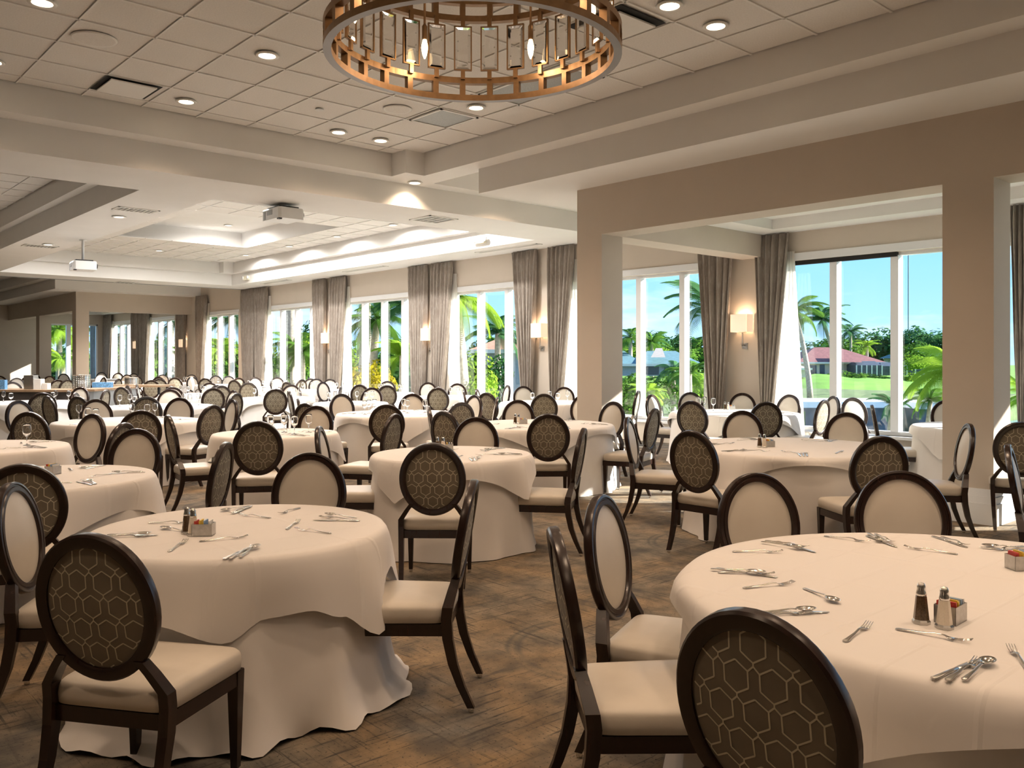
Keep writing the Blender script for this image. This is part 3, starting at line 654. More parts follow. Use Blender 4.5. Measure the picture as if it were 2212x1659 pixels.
CHAIRS = '''190 1153 1 -9;20 1043 1;45 1003 3;1025 1037 1;672 978 1;490 955 3;556 910 8;933 957 5;1262 925 5;1027 902 5;957 888 6;952 877 6;997 869 10;1027 853 10;1050 848 13;1075 858 10
1073 832 14;1035 841 13;988 827.5 14;954 836 14;1001 842 13;924 825 14;889 851 10;835 873.6 10;855 894 8;736 850.6 10;795 829 15;804 837 16;837 822 15;836 832 15;737 834 17
671 814 18;683 817 18;713 818.5 18;696 825 15;661 824 18;595 840 17;630 830.7 17;622 819 20;599 813.5 20;584 823.5 18;627 844 16;643 861 10;659 871 10;667 879 8;693 921 5
505 863 9;512 849 22;502 843 22;505 821 20;536 826.4 20;467 832 17;479 833 21;461 838 21;453 826.4 21;466 811 27;494 812 27;514 816 27;551 815 20;461 874.6 9;370 896 8;389 859 9
367 841 22;373 836 22;316 856.6 22;304 886 9;414 809 26;414 813.5 27;443 817 27;342 814 26;351 809 26;344 818 26;327 821 26;356 830 21;378 815.5 26;208 862.5 9;167 856 22;213 848 22
231 841 24;262 836 21;275 832 21;204 806.5 28;217 809.6 31;225 815 29;219 804 28;241 806 28;257 818 29;275 809 31;289 806.5 31;295 812 31;92 848 24;101 855 22;38 865 9;60 890 9;157 897 4
140 838 24;5 811.5 30;27 825 24;47 817 29;61 812 30;75 809 30;107 812 30;114 817 29;125 820 29;137 807 31;146 820 29;257 932 3;270 913 4;1625 1320 2;1195 1140 2;1293 1070 2;1628 1022 2
1945 1017 2;1492 930 7;1905 942 7;1355 901 7;1416 882 6;1380 844 13;1406 852 11;1493 866 11;1315 868 6;1490 847 11;1705 849.5 11;1656 868 11;1779 863.5 11;1802 853 11;1841 858.6 12
1831 891 7;1918 875 12;2045 862 12;1602 887 7;1604 847 11;2095 915 7;2176 960 0 15;2207 912 12;1185 894 6;1124 865.5 6;1175 850.6 13;1130 834 13;1219 835 13;1262 852 0 -75'''
CHT = 1.003
DIRS = ['right', 'far-right', 'far', 'far-left', 'left', 'near-left', 'near', 'near-right']
def reldir(dx, dy):  # in camera terms
    r = _c*dx+_s*dy; d = -_s*dx+_c*dy
    return DIRS[int(round(math.degrees(atan2(d, r))/45)) % 8], r, d
used = {}
recs = []
for item in CHAIRS.replace('\n', ';').split(';'):
    v = [float(q) for q in item.split()]; px, py, ti = v[0], v[1], int(v[2])
    top = onz(px, py, CHT); k = min(1, 12.52/top.y); top = Vector((top.x*k, top.y*k))
    if ti: h = (Vector(TAB[ti][:2])-top)
    else: h = Vector((cos(RAD(v[3])), sin(RAD(v[3]))))
    if ti and len(v) > 3: h.rotate(Matrix.Rotation(RAD(v[3]), 2))
    h.normalize(); org = top+h*.325
    if ti:  # keep the seat from running into the table
        c = Vector(TAB[ti][:2]); d = (org-c).length; mind = TAB[ti][2]+.14
        if d < mind and top.length > 6: org = c+(org-c).normalized()*mind if d > .01 else org
    recs.append((org, h, ti, top))
lab_seen = {}
for org, h, ti, top in recs:
    tocam = (-top).normalized(); seen_back = h.dot(tocam) < 0; dep = -_s*top.x+_c*top.y
    view = 'hexagon-backed' if seen_back else 'pale-fronted'
    if ti: w, r_, d_ = reldir(org.x-TAB[ti][0], org.y-TAB[ti][1]); lb = '%s oval-back chair at %s side of %s' % (view, w, TAB[ti][5])
    elif top.x > -4: lb = 'hexagon-backed oval-back chair cut by right edge of photo'
    else: lb = 'oval-back chair half hidden by left side of front column'
    lab_seen.setdefault(lb, []).append((org, h, dep, px))
    rz = atan2(h.y, h.x)-pi/2
    r = tag(empty('dining_chair', (org.x, org.y, 0), rz), lb, 'chair', 'oval-back dining chairs')
    r['_s'] = _c*org.x/dep+_s*org.y/dep
    put('seat', CM['seat'], r); put('seat_frame', CM['frame'], r); put('back_frame', CM['ring'], r)
    put('back_upholstery', CM['front'], r); o = put('back_fabric', CM['rear'], r)
    if dep < 12: o['label'] = 'taupe fabric with pale hexagon pattern'
    for kx, sx in (('l', -1), ('r', 1)):
        a = put('leg', CM['fleg_'+kx], r); b = put('leg', CM['rleg_'+kx], r)
        if dep < 11: put('glide', CM['glide'], a, (sx*.216, .208, 0)); put('glide', CM['glide'], b, (sx*.210, -.330, 0))
# chairs that share a side of one table: tell them apart from left to right
byl = {}
for o in list(COL.objects):
    if o.name.startswith('dining_chair'): byl.setdefault(o['label'], []).append(o)
ORD = {2: ['left one', 'right one'], 3: ['leftmost', 'middle one', 'rightmost'], 4: ['leftmost', 'second from left', 'third from left', 'rightmost']}
for lb, os_ in byl.items():
    if len(os_) > 1:
        for o, w in zip(sorted(os_, key=lambda q: q['_s']), ORD.get(len(os_), ['number %d from left' % (i+1) for i in range(len(os_))])): o['label'] = lb+', '+w
for o in COL.objects:
    if '_s' in o: del o['_s']

# ================================================================== tableware
def flat(mb, pts, z0=0, th=.0025, prof=None):
    """ribbon along +y: list of (y, half width, height)"""
    rings = [[(-w, y, h), (-w*.5, y, h+th), (w*.5, y, h+th), (w, y, h), (w*.6, y, h-th*.4), (-w*.6, y, h-th*.4)] for y, w, h in pts]
    mb.loft(rings)
kn = MB(); flat(kn, [(-.118, .007, .002), (-.112, .010, .003), (-.03, .0075, .004), (.0, .006, .004)]); flat(kn, [(.0, .008, .003), (.02, .0105, .003), (.09, .0105, .003), (.112, .007, .003), (.120, .001, .003)], th=.0012)
KN = kn.mesh('table_knife', 'steel', True)
fk = MB(); flat(fk, [(-.103, .006, .002), (-.095, .0095, .003), (-.03, .005, .006), (.01, .0035, .011), (.03, .004, .010), (.042, .011, .005), (.055, .0125, .004)])
for x in (-.0102, -.0034, .0034, .0102): flat(fk, [(.053, 0.0018, .004)] and [(.053, .0018, .004), (.08, .0016, .007), (.102, .0008, .013)], th=.0015); fk.v[-18:] = [(vx+x, vy, vz) for vx, vy, vz in fk.v[-18:]]
FK = fk.mesh('table_fork', 'steel', True)
sp = MB(); flat(sp, [(-.10, .006, .002), (-.092, .009, .003), (-.03, .005, .006), (.02, .0035, .011), (.035, .0045, .009)])
n = 16
sp.loft([[(.0205*q*cos(2*pi*j/n), .068+.034*q*sin(2*pi*j/n), .003+.009*q*q) for j in range(n)] for q in (.1, .45, .75, 1.0)] + [[(.0195*q*cos(2*pi*j/n), .068+.033*q*sin(2*pi*j/n), .0045+.009*q*q) for j in range(n)] for q in (.98, .7, .4, .1)])
SP = sp.mesh('table_spoon', 'steel', True)
CUT = {'k': (KN, 'table_knife', 'knife'), 'f': (FK, 'table_fork', 'fork'), 's': (SP, 'table_spoon', 'spoon')}
CLK = ['three', 'two', 'one', 'twelve', 'eleven', 'ten', 'nine', 'eight', 'seven', 'six', 'five', 'four']
lab_n = {}
def cutlery(kind, pos, hd, ti, extra='', zo=0, alone=False):
    me, nm, cat = CUT[kind]; X, Y, R, a, tn, ph = TAB[ti]
    _, r_, d_ = reldir(pos.x-X, pos.y-Y); ck = CLK[int(round(math.degrees(atan2(d_, r_))/30)) % 12]
    lb = '%s %s at %s o\'clock on %s' % ('lone steel' if alone else 'bundled steel', cat, ck, ph)
    lab_n.setdefault(lb, 0); lab_n[lb] += 1
    if lab_n[lb] > 1: lb += [', beside another', ', third one there', ', fourth one there', ', fifth one there'][lab_n[lb]-2]
    o = put(nm, me, None, (pos.x, pos.y, TZ+.0045+zo), atan2(hd.y, hd.x)-pi/2)
    tag(o, lb, cat, 'cutlery on the tables'); return o
def cpix(kind, a, b, ti, zo=0, alone=True):
    p, q = onz(*a, TZ+.008), onz(*b, TZ+.008); cutlery(kind, (p+q)/2, q-p, ti, zo=zo, alone=alone)
for k_, a, b, zo, al in (('k', (229, 1154), (345, 1156), 0, 0), ('s', (235, 1161), (314, 1157), .006, 0), ('f', (238, 1158), (312, 1159), 0, 0), ('f', (358, 1195), (408, 1165), 0, 1), ('f', (338, 1129), (394, 1129), 0, 1), ('s', (394, 1147), (365, 1143), 0, 1),
    ('f', (442, 1168), (525, 1161), 0, 1), ('k', (482, 1208), (545, 1179), 0, 0), ('s', (514, 1207), (561, 1179), .004, 0), ('f', (499, 1206), (545, 1184), .002, 0), ('s', (530, 1094), (487, 1103), 0, 0), ('k', (545, 1093), (501, 1111), .003, 0), ('f', (537, 1094), (493, 1112), 0, 0),
    ('f', (588, 1119), (512, 1112), 0, 1), ('f', (640, 1099), (612, 1108), 0, 1), ('f', (615, 1146), (649, 1123), 0, 1), ('f', (718, 1152), (635, 1143), 0, 1), ('k', (787, 1125), (667, 1123), 0, 0), ('s', (773, 1121), (700, 1113), .004, 0), ('f', (770, 1123), (690, 1118), 0, 0)):
    cpix(k_, a, b, 1, zo, al)
for k_, a, b, zo, al in (('f', (1582, 1191), (1691, 1193), 0, 1), ('k', (1678, 1169), (1762, 1193), 0, 0), ('s', (1662, 1175), (1719, 1185), .005, 0), ('f', (1674, 1172), (1725, 1181), .002, 0), ('k', (1535, 1225), (1693, 1249), 0, 0), ('s', (1547, 1232), (1642, 1241), .005, 0), ('f', (1548, 1236), (1677, 1242), 0, 0),
    ('f', (1603, 1270), (1717, 1260), 0, 1), ('s', (1746, 1274), (1801, 1299), 0, 1), ('k', (1629, 1322), (1790, 1322), 0, 0), ('s', (1645, 1326), (1748, 1322), .005, 0), ('f', (1640, 1330), (1735, 1325), 0, 0), ('f', (1820, 1388), (1883, 1346), 0, 1), ('f', (1949, 1360), (2086, 1386), 0, 1),
    ('k', (2015, 1465), (2118, 1423), 0, 0), ('f', (2050, 1468), (2111, 1430), .002, 0), ('s', (2076, 1475), (2147, 1425), .004, 0), ('f', (2218, 1443), (2189, 1407), 0, 1), ('f', (1793, 1159), (1867, 1170), 0, 1), ('k', (1875, 1158), (1934, 1180), 0, 0), ('s', (1882, 1157), (1898, 1168), .004, 0), ('f', (1895, 1156), (1925, 1172), .002, 0),
    ('f', (2063, 1196), (1958, 1183), 0, 1), ('k', (2034, 1164), (2068, 1175), 0, 0), ('f', (2042, 1163), (2082, 1178), .002, 0), ('s', (2211, 1184), (2143, 1181), 0, 0), ('k', (2212, 1190), (2160, 1186), .002, 0), ('f', (2208, 1180), (2150, 1189), 0, 0)):
    cpix(k_, a, b, 2, zo, al)
def setting(ti, deg, rnd):
    X, Y, R = TAB[ti][:3]; t_ = RAD(deg); o_ = Vector((cos(t_), sin(t_))); tn = Vector((-o_.y, o_.x)); c = Vector((X, Y))
    inw = -o_; b = c+o_*(R-.17)
    rot = Matrix.Rotation(rnd.uniform(-.25, .25), 2); hd = rot @ inw
    cutlery('k', b, hd, ti); cutlery('f', b+tn*.028, hd, ti, zo=.001); cutlery('s', b+tn*.055, rot @ hd, ti)
    hd2 = Matrix.Rotation(rnd.choice((-1.2, 1.2, .8)), 2) @ inw; cutlery('f', c+o_*(R-.34)+tn*rnd.uniform(-.1, .14), hd2, ti, alone=True)
for ti, degs in ((3, (-40, 15, 70, 125)), (4, (-30, 40, 100)), (5, (-75, -20, 35, 90, 150)), (6, (-120, -70, -20, 40, 100)), (7, (-150, -100, -55, -10, 35, 90, 150)), (8, (-60, 0, 60, 140)), (9, (-70, -10, 60, 120)), (10, (-120, -60, 0, 60, 120)), (11, (-100, -40, 20)), (13, (-110, -40))):
    rnd = random.Random(ti*3)
    for d in degs: setting(ti, d, rnd)

# goblets
gp = [(.034, 0), (.034, .003), (.010, .008), (.0045, .02), (.0045, .075), (.012, .085), (.030, .10), (.038, .125), (.0385, .15), (.035, .18), (.032, .20), (.0305, .20), (.0335, .18), (.0365, .15), (.036, .125), (.028, .103), (.008, .090), (.0005, .088)]
GOB = MB().lathe(gp, 20, caps=False).add([(.034*cos(2*pi*j/20), .034*sin(2*pi*j/20), 0) for j in range(20)], [tuple(reversed(range(20)))]).mesh('water_goblet', 'glass', True)
gl_n = {}
def goblet(p, ti):
    X, Y, R, a, tn, ph = TAB[ti]; q = Vector((p.x-X, p.y-Y))
    if q.length > R-.06: q = q.normalized()*(R-.06)
    _, r_, d_ = reldir(q.x, q.y); ck = CLK[int(round(math.degrees(atan2(d_, r_))/30)) % 12]
    lb = 'clear stemmed water goblet at %s o\'clock on %s' % (ck, ph); gl_n[lb] = gl_n.get(lb, 0)+1
    if gl_n[lb] > 1: lb += [', second one', ', third one', ', fourth one', ', fifth one'][gl_n[lb]-2]
    tag(put('water_goblet', GOB, None, (X+q.x, Y+q.y, TZ+.0045)), lb, 'glass', 'water goblets')
for px, py, ti in ((58, 963, 4), (636, 939, 8), (667, 935, 8), (584, 938, 8), (614, 935, 8), (190, 916, 9), (207, 919, 9), (335, 902, 9), (285, 903, 9), (130, 905, 9), (318, 905, 9), (880, 893, 10), (873, 890, 10), (788, 896, 10), (797, 894, 10), (918, 892, 10), (809, 892, 10),
                  (1150, 872, 13), (1187, 868, 13), (1205, 873, 13), (1226, 867, 13), (931, 857, 14), (947, 855, 14), (974, 857, 14), (989, 857, 14), (785, 846, 15), (824, 847, 15), (836, 845, 15), (1500, 884, 11), (1510, 887, 11), (1522, 885, 11), (1541, 888, 11)):
    goblet(onz(px, py, TZ), ti)
for ti in (15, 16, 17, 18, 20, 21, 22, 24, 27, 26):
    rnd = random.Random(ti)
    for k in range(6):
        t_ = 2*pi*(k+rnd.random()*.5)/6; r_ = TAB[ti][2]-.25; goblet(Vector((TAB[ti][0]+r_*cos(t_), TAB[ti][1]+r_*sin(t_), 0)), ti)

# salt, pepper and sugar caddies
n8 = 8
def shaker(pos, kind, ph):
    r = tag(empty(kind+'_shaker', (pos.x, pos.y, TZ+.0045), .3), ('pepper' if kind == 'pepper' else 'salt')+' shaker of faceted glass with steel cap on '+ph, 'shaker', 'salt and pepper shakers')
    put('filled_body', MB().lathe([(.0225, .012), (.0225, .014), (.0155, .082), (.0135, .086)], n8).mesh('filled_body', kind), r); put('foot', MB().lathe([(.026, 0), (.0265, .008), (.0225, .013)], n8).mesh('foot', 'brushed_steel'), r)
    put('cap', MB().lathe([(.0150, .084), (.0155, .09), (.0140, .095), (.0125, .105), (.0128, .112), (.009, .121), (.001, .124)], 16).mesh('cap', 'steel', True), r)
def caddy(pos, ph, rz=.5):
    r = tag(empty('sugar_caddy', (pos.x, pos.y, TZ+.0045), rz), 'steel sweetener caddy full of paper packets on '+ph, 'caddy', 'sweetener caddies')
    w, d, h = .045, .032, .055
    put('tray', MB().box((-w, -d, 0), (w, d, .003)).box((-w, -d, 0), (-w+.002, d, h)).box((w-.002, -d, 0), (w, d, h)).box((-w, -d, 0), (w, -d+.002, h)).box((-w, d-.002, 0), (w, d, h)).mesh('tray', 'brushed_steel'), r)
    pk = MB().box((-.0032, -.025, .004), (.0032, .025, .066))
    cols = ['packet_red', 'packet_red', 'packet_yellow', 'packet_yellow', 'packet_white', 'packet_blue', 'packet_blue', 'packet_white']
    for i, cn in enumerate(cols): put('packet', MB().box((-.0035, -.026, .004), (.0035, .026, .066)).mesh('packet', cn), r, (-.036+i*.0103, .002*(-1)**i, .002*(i % 3)), rot=(0, .08*(-1)**i, 0))
for ti, pe, sa, ca in ((1, (404, 1155), (417, 1159), (440, 1158)), (2, (1990, 1349), (2040, 1360), (2053, 1345)), (7, (1641, 967), (1651, 968), (1661, 966)), (6, (1113, 915.5), (1120.5, 916.5), (1131, 916)), (5, (945, 975), (957, 976), (968, 974)), (11, (1566, 885), (1573, 886), (1581, 885))):
    ph = TAB[ti][5]
    shaker(onz(*pe, TZ), 'pepper', ph); shaker(onz(*sa, TZ), 'salt', ph); caddy(onz(*ca, TZ), ph, .9 if ti != 2 else 1.6)
p = onz(2206, 1232, TZ); caddy(p, 'front-right table at the right photo edge', .9)
p = onz(95, 1012, TZ); caddy(Vector((-6.62, 1.62, 0)), TAB[3][5], .4)

# ================================================================== service stations at the back left
def station(px0, px1, d, dp, h, label, front):
    p0, p1 = atd(px0, HY, d), atd(px1, HY, d); w_ = (p1-p0).length; c_ = (p0+p1)/2
    r = tag(empty('service_station', (c_.x-_s*dp/2, c_.y+_c*dp/2, 0), YAW), label, 'station'); a, b = w_/2, dp/2
    put('counter_top', MB().box((-a-.04, -b-.04, h-.045), (a+.04, b+.04, h)).mesh('counter_top', 'station_top'), r)
    if front:
        put('body', MB().box((-a, -b, .08), (a, b, h-.045)).mesh('body', front), r); put('plinth', MB().box((-a+.04, -b+.04, 0), (a-.04, b-.04, .08)).mesh('plinth', 'plastic_black'), r)
    else:
        put('lower_shelf', MB().box((-a, -b, .42), (a, b, .45)).mesh('lower_shelf', 'station_top'), r)
        for sx in (-1, 1):
            for sy in (-1, 1): put('leg', MB().cbox((sx*(a-.03), sy*(b-.03), (h-.045)/2), (.05, .05, h-.045)).mesh('leg', 'plastic_black'), r)
    return r
def fp(px, py, z): return onz(px, py, z)
hst = .93
station(-30, 146, 18.0, .8, hst, 'dark-panelled service station at the far left', 'station_dark')
station(156, 202, 18.3, 2.2, hst, 'silver-panelled service station right of the dark one', 'station_panel')
station(206, 345, 21.1, .8, hst, 'open-legged wooden serving table behind the silver station', None)
def lantern(px, py, z, R_, hh, label):
    p = fp(px, py, z); n = 28; rows = 6
    r = tag(empty('lantern', (p.x, p.y, z)), label, 'lantern', 'pierced silver lanterns')
    mb = MB(); mb.lathe([(R_-.006, 0), (R_, 0), (R_, .02), (R_-.006, .02)], n, caps=False); mb.lathe([(R_-.006, hh-.02), (R_, hh-.02), (R_, hh), (R_-.006, hh)], n, caps=False)
    put('rim', mb.mesh('rim', 'steel', True), r)
    st = MB()
    for i in range(n):
        t_ = 2*pi*i/n; q = (R_*cos(t_), R_*sin(t_)); tg = (-sin(t_)*.011, cos(t_)*.011)
        st.add([(q[0]-tg[0], q[1]-tg[1], .02), (q[0]+tg[0], q[1]+tg[1], .02), (q[0]+tg[0], q[1]+tg[1], hh-.02), (q[0]-tg[0], q[1]-tg[1], hh-.02)], [(0, 1, 2, 3)])
    for k in range(1, rows): z_ = .02+(hh-.04)*k/rows; st.lathe([(R_, z_-.009), (R_, z_+.009)], n, caps=False)
    put('lattice', st.mesh('lattice', 'steel'), r)
    put('candle', MB().lathe([(R_*.45, .0), (R_*.45, hh*.55), (.002, hh*.55)], 16).mesh('candle', 'plastic_white', True), r)
lantern(176, 840.2, hst, .18, .31, 'large pierced silver lantern on the silver station')
lantern(284, 831, hst, .16, .19, 'small pierced silver lantern on the open serving table')
def bx(name, px, py, z, w, d, h, mat, label, cat, rz=0):
    p = fp(px, py, z); o = put(name, MB().box((-w/2, -d/2, 0), (w/2, d/2, h)).mesh(name, mat), None, (p.x, p.y, z), YAW+rz); return tag(o, label, cat)
bx('metal_canister', 67, 841, hst, .20, .20, .30, 'brushed_steel', 'grey metal canister on the left station', 'canister')
bx('napkin_stack', 84, 841, hst, .16, .16, .22, 'packet_white', 'tall stack of white napkins beside the metal canister', 'napkins')
bx('napkin_stack', 100, 841, hst, .12, .14, .13, 'packet_white', 'low stack of white napkins beside the tall one', 'napkins')
bx('printed_box', 5, 841, hst, .16, .1, .2, 'print_blue', 'blue-and-white printed box at the left photo edge', 'box')
bx('printed_box', 222, 837, hst, .42, .12, .12, 'print_blue', 'long blue-and-white printed box right of the large lantern', 'box')
# ================================================================== chandelier
def chandelier():
    D = 4.36; u = (1023-CX)/F; cx, cy = (-_s+u*_c)*D, (_c+u*_s)*D
    zb = H+1.518; R = .745; N = 28; hh = .60; bh = .135
    r = tag(empty('chandelier', (cx, cy, zb)), 'large bronze drum chandelier hung with framed crystal panels', 'chandelier')
    nseg = 84
    def rail(z0, z1, r0, r1, nm):
        mb = MB(); rings = []
        for j in range(nseg+1):
            t_ = 2*pi*j/nseg; rings.append([(q*cos(t_), q*sin(t_), z) for q, z in ((r0, z0), (r1, z0), (r1, z1), (r0, z1))])
        for a, b in zip(rings[:-1], rings[1:]):
            for k in range(4):
                l_ = (k+1) % 4; mb.mi = 1 if k == 0 and nm == 'bottom' else 0
                mb.add([a[k], b[k], b[l_], a[l_]], [(0, 1, 2, 3)])
        return mb.mesh('rail', ['bronze', 'bronze_under'], auto=30)
    for z0, nm in ((0, 'bottom'), (bh-.034, 'x'), (hh-bh, 'x'), (hh-.034, 'x')): put('rail', rail(z0, z0+.034, R-.04, R, nm), r)
    bar = MB().cbox((R-.02, 0, 0), (.04, .032, bh-.068)).mesh('band_bar', 'bronze')
    w, h2, fr = .052, .13, .007
    frame = MB().box((-.008, -w, -h2), (.008, -w+fr, h2)).box((-.008, w-fr, -h2), (.008, w, h2)).box((-.008, -w, -h2), (.008, w, -h2+fr)).box((-.008, -w, h2-fr), (.008, w, h2)).box((-.008, -.012, h2), (.008, .012, h2+.05)).box((-.008, -.012, -h2-.05), (.008, .012, -h2)).mesh('panel_frame', 'bronze')
    a, b = w-fr, h2-fr; q, p = a-.017, b-.017
    vs = []
    for x, yy, zz in ((-.003, a, b), (.003, a, b), (.010, q, p), (-.010, q, p)): vs.append([(x, -yy, -zz), (x, yy, -zz), (x, yy, zz), (x, -yy, zz)])
    cr = MB().loft([vs[3], vs[0], vs[1], vs[2]]).mesh('crystal', 'crystal')
    for i in range(N):
        t_ = 2*pi*(i+.35)/N
        for z in (bh/2, hh-bh/2): put('band_bar', bar, r, (0, 0, z), t_)
        f_ = put('crystal_panel', frame, r, ((R-.05)*cos(t_), (R-.05)*sin(t_), hh/2), t_); put('crystal', cr, f_)
    put('top_ring', rail(hh+.02, hh+.05, .30, .33, 'x'), r)
    for i in range(4):
        t_ = pi/2*i+.3; put('spoke', MB().tube([((R-.02)*cos(t_), (R-.02)*sin(t_), hh-.017), (.32*cos(t_), .32*sin(t_), hh+.035), (.02*cos(t_), .02*sin(t_), hh+.45)], .012).mesh('spoke', 'bronze', True), r)
    put('stem', MB().lathe([(.016, hh+.40), (.016, T-zb-.03), (.09, T-zb-.03), (.09, T-zb-.012)], 16).mesh('stem', 'bronze', True), r)
    ca = YAW-pi/2
    for k in range(6):
        t_ = 2*pi*k/6+YAW+pi/2+pi/6; rr = .60; x, y = rr*cos(t_), rr*sin(t_)
        c = put('candle_socket', MB().tube([(x*.72, y*.72, hh+.03), (x, y, hh-.02), (x, y, hh-.23)], .007).lathe([(.013, hh-.31), (.015, hh-.30), (.015, hh-.235), (.006, hh-.22)], 14, (x, y, 0)).mesh('candle_socket', 'bronze', True), r)
        put('bulb', MB().lathe([(.010, 0), (.017, -.03), (.0185, -.05), (.013, -.085), (.003, -.108)], 14, (x, y, hh-.31)).mesh('bulb', 'bulb', True), c)
        lamp('bulb_light', 'POINT', c, (x, y, hh-.44), 1.6, WARM, .03)
chandelier()
# ================================================================== outdoors
# ground: garden strip, lagoon, mown bank rising to the houses (polar patch around the viewer, real heights)
def lawn_z(d): 
    pts = [(66, -2.75), (70, -2.5), (85, -1.55), (100, -.53), (106, -.6), (125, -.4), (260, -.2)]
    for (a, za), (b, zb) in zip(pts, pts[1:]):
        if a <= d <= b: return za+(zb-za)*(d-a)/(b-a)
    return pts[-1][1]
rings = []
for d in (66, 70, 76, 82, 88, 94, 100, 103, 106, 112, 125, 160, 260):
    row = []
    for k in range(61):
        px = 400+k*40; p = atd(px, HY, d); bump = .28*sin(px*.019+d*.05)+.16*sin(px*.043+1)
        row.append((p.x, p.y, lawn_z(d)+(bump if 75 < d < 108 else bump*.3)))
    rings.append(row)
struct(put('ground_lawn', MB().loft(rings, close=False).mesh('lawn', 'lawn', True)), 'bright mown green bank beyond the water', 'lawn')
struct(put('ground_water', MB().add([(-160, 24, -2.8), (60, 24, -2.8), (60, 120, -2.8), (-160, 120, -2.8)], [(0, 1, 2, 3)]).mesh('water', 'water')), 'rippled blue lagoon below the bay windows', 'water')
struct(put('ground_garden', MB().box((-140, 13.2, -3.2), (30, 25, -1.2)).box((-140, 25, -3.2), (-22, 70, -1.0)).box((-140, -30, -3.2), (-44.5, 13.2, -1.0)).mesh('garden', 'garden_soil')), 'planted garden bed outside the hall windows', 'garden')

# palms: trunk and separate feathered fronds
def frond_mesh(mat, seed):
    rnd = random.Random(seed); mb = MB(); n = 15; pts = []
    for k in range(n+1):
        u = k/n; pts.append(Vector((u*1.0-.08*u*u, 0, .42*u-.62*u*u-.12*u**4)))
    for k in range(n): 
        a, b = pts[k], pts[k+1]; w = .018*(1-k/n)+.004
        mb.add([(a.x, -w, a.z), (a.x, w, a.z), (b.x, w*.9, b.z), (b.x, -w*.9, b.z)], [(0, 1, 2, 3)])
    for k in range(1, 3*n):
        u = k/(3*n); i = min(n-1, int(u*n)); p = pts[i]+(pts[i+1]-pts[i])*(u*n-i)
        ln = .34*sin(pi*min(1, u*.9+.12))**.7+.03
        for sy in (-1, 1):
            l2 = ln*rnd.uniform(.85, 1.1); e_ = p+Vector((.55*l2, sy*.72*l2, -.42*l2-.25*l2*u)); m_ = p+(e_-p)*.5+Vector((0, 0, .05*l2)); w = .009
            mb.add([(p.x-w, p.y, p.z), (p.x+w, p.y, p.z), (m_.x+w, m_.y, m_.z), (m_.x-w, m_.y, m_.z), (e_.x, e_.y, e_.z)], [(0, 1, 2, 3), (3, 2, 4)])
    return mb.mesh('frond', mat)
FR = {m: [frond_mesh(m, i) for i in range(2)] for m in ('leaf_green', 'leaf_lime', 'leaf_blue', 'leaf_dark')}
def palm(px, py, d, ln, nf, mat, label, base_z=-1.1, lean=0, trunk_r=.13, seed=0):
    rnd = random.Random(seed+px); c = atd(px, py, d); bx_, by_ = c.x+lean*_c, c.y+lean*_s
    r = tag(empty('palm_tree', (bx_, by_, base_z)), label, 'palm'); v = c-Vector((bx_, by_, base_z)); pts = []
    for k in range(9):
        u = k/8; pts.append(Vector((v.x*u**1.6, v.y*u**1.6, v.z*u)))
    put('trunk', MB().tube(pts, [trunk_r*(1.25-.5*k/8) for k in range(9)], 8).mesh('trunk', 'palm_trunk', True), r)
    for k in range(nf):
        az = 2*pi*k/nf+rnd.uniform(-.2, .2); el = rnd.choice((.75, .45, .1, -.25, -.55)) if nf > 10 else rnd.uniform(-.1, .8)
        o = put('frond', FR[mat][k % 2], r, v); o.rotation_euler = (rnd.uniform(-.25, .25), -el, az); s_ = ln*.60*rnd.uniform(.85, 1.1); o.scale = (s_,)*3
    return r
def foliage_mesh(mat, seed, n=1500, leaf=.085):
    rnd = random.Random(seed); mb = MB(); lobes = [(Vector((rnd.uniform(-.5, .5), rnd.uniform(-.5, .5), rnd.uniform(-.35, .5))), rnd.uniform(.35, .6)) for _ in range(9)]
    for k in range(n):
        c, R_ = rnd.choice(lobes); v = Vector((rnd.gauss(0, 1), rnd.gauss(0, 1), rnd.gauss(0, 1))).normalized(); p = c+v*R_*rnd.uniform(.75, 1.0)
        nn = (v+Vector((rnd.uniform(-.7, .7), rnd.uniform(-.7, .7), rnd.uniform(-.3, .7)))).normalized(); a = nn.orthogonal().normalized(); a.rotate(Matrix.Rotation(rnd.random()*6, 3, nn)); b = nn.cross(a); s_ = leaf*rnd.uniform(.6, 1.25)
        mb.add([p-a*s_, p-b*s_*.5, p+a*s_, p+b*s_*.5], [(0, 1, 2, 3)])
    return mb.mesh('foliage', mat)
FO = {m: [foliage_mesh(m, i+3) for i in range(2)] for m in ('leaf_green', 'leaf_dark', 'leaf_lime', 'leaf_yellow', 'leaf_blue')}
def tree(px, ptop, d, wid, hgt, mat, label, base_z=-1.0, name='tree', cat='tree', seed=0):
    c = atd(px, ptop, d); top = c.z; r = tag(empty(name, (c.x, c.y, base_z)), label, cat)
    o = put('foliage', FO[mat][(int(px)+seed) % 2], r, (0, 0, top-base_z-hgt/2), (px*.37) % 6.28); o.scale = (wid/2, wid/2, hgt/1.9); o['kind'] = 'stuff'
    if top-hgt > base_z+.3: put('trunk', MB().tube([(0, 0, 0), (.1, 0, (top-base_z-hgt)*.6), (0, 0, top-base_z-hgt*.5)], [.22, .16, .1], 7).mesh('trunk', 'bark', True), r)
    return r
WN = lambda px: ('far end window' if px < 200 else 'second alcove window' if px < 300 else 'first alcove window' if px < 400 else 'sixth hall window' if px < 540 else 'fifth hall window' if px < 700 else 'fourth hall window' if px < 900 else 'third hall window' if px < 1180 else 'left bay window' if px < 1600 else 'right bay window')
_tn = {}
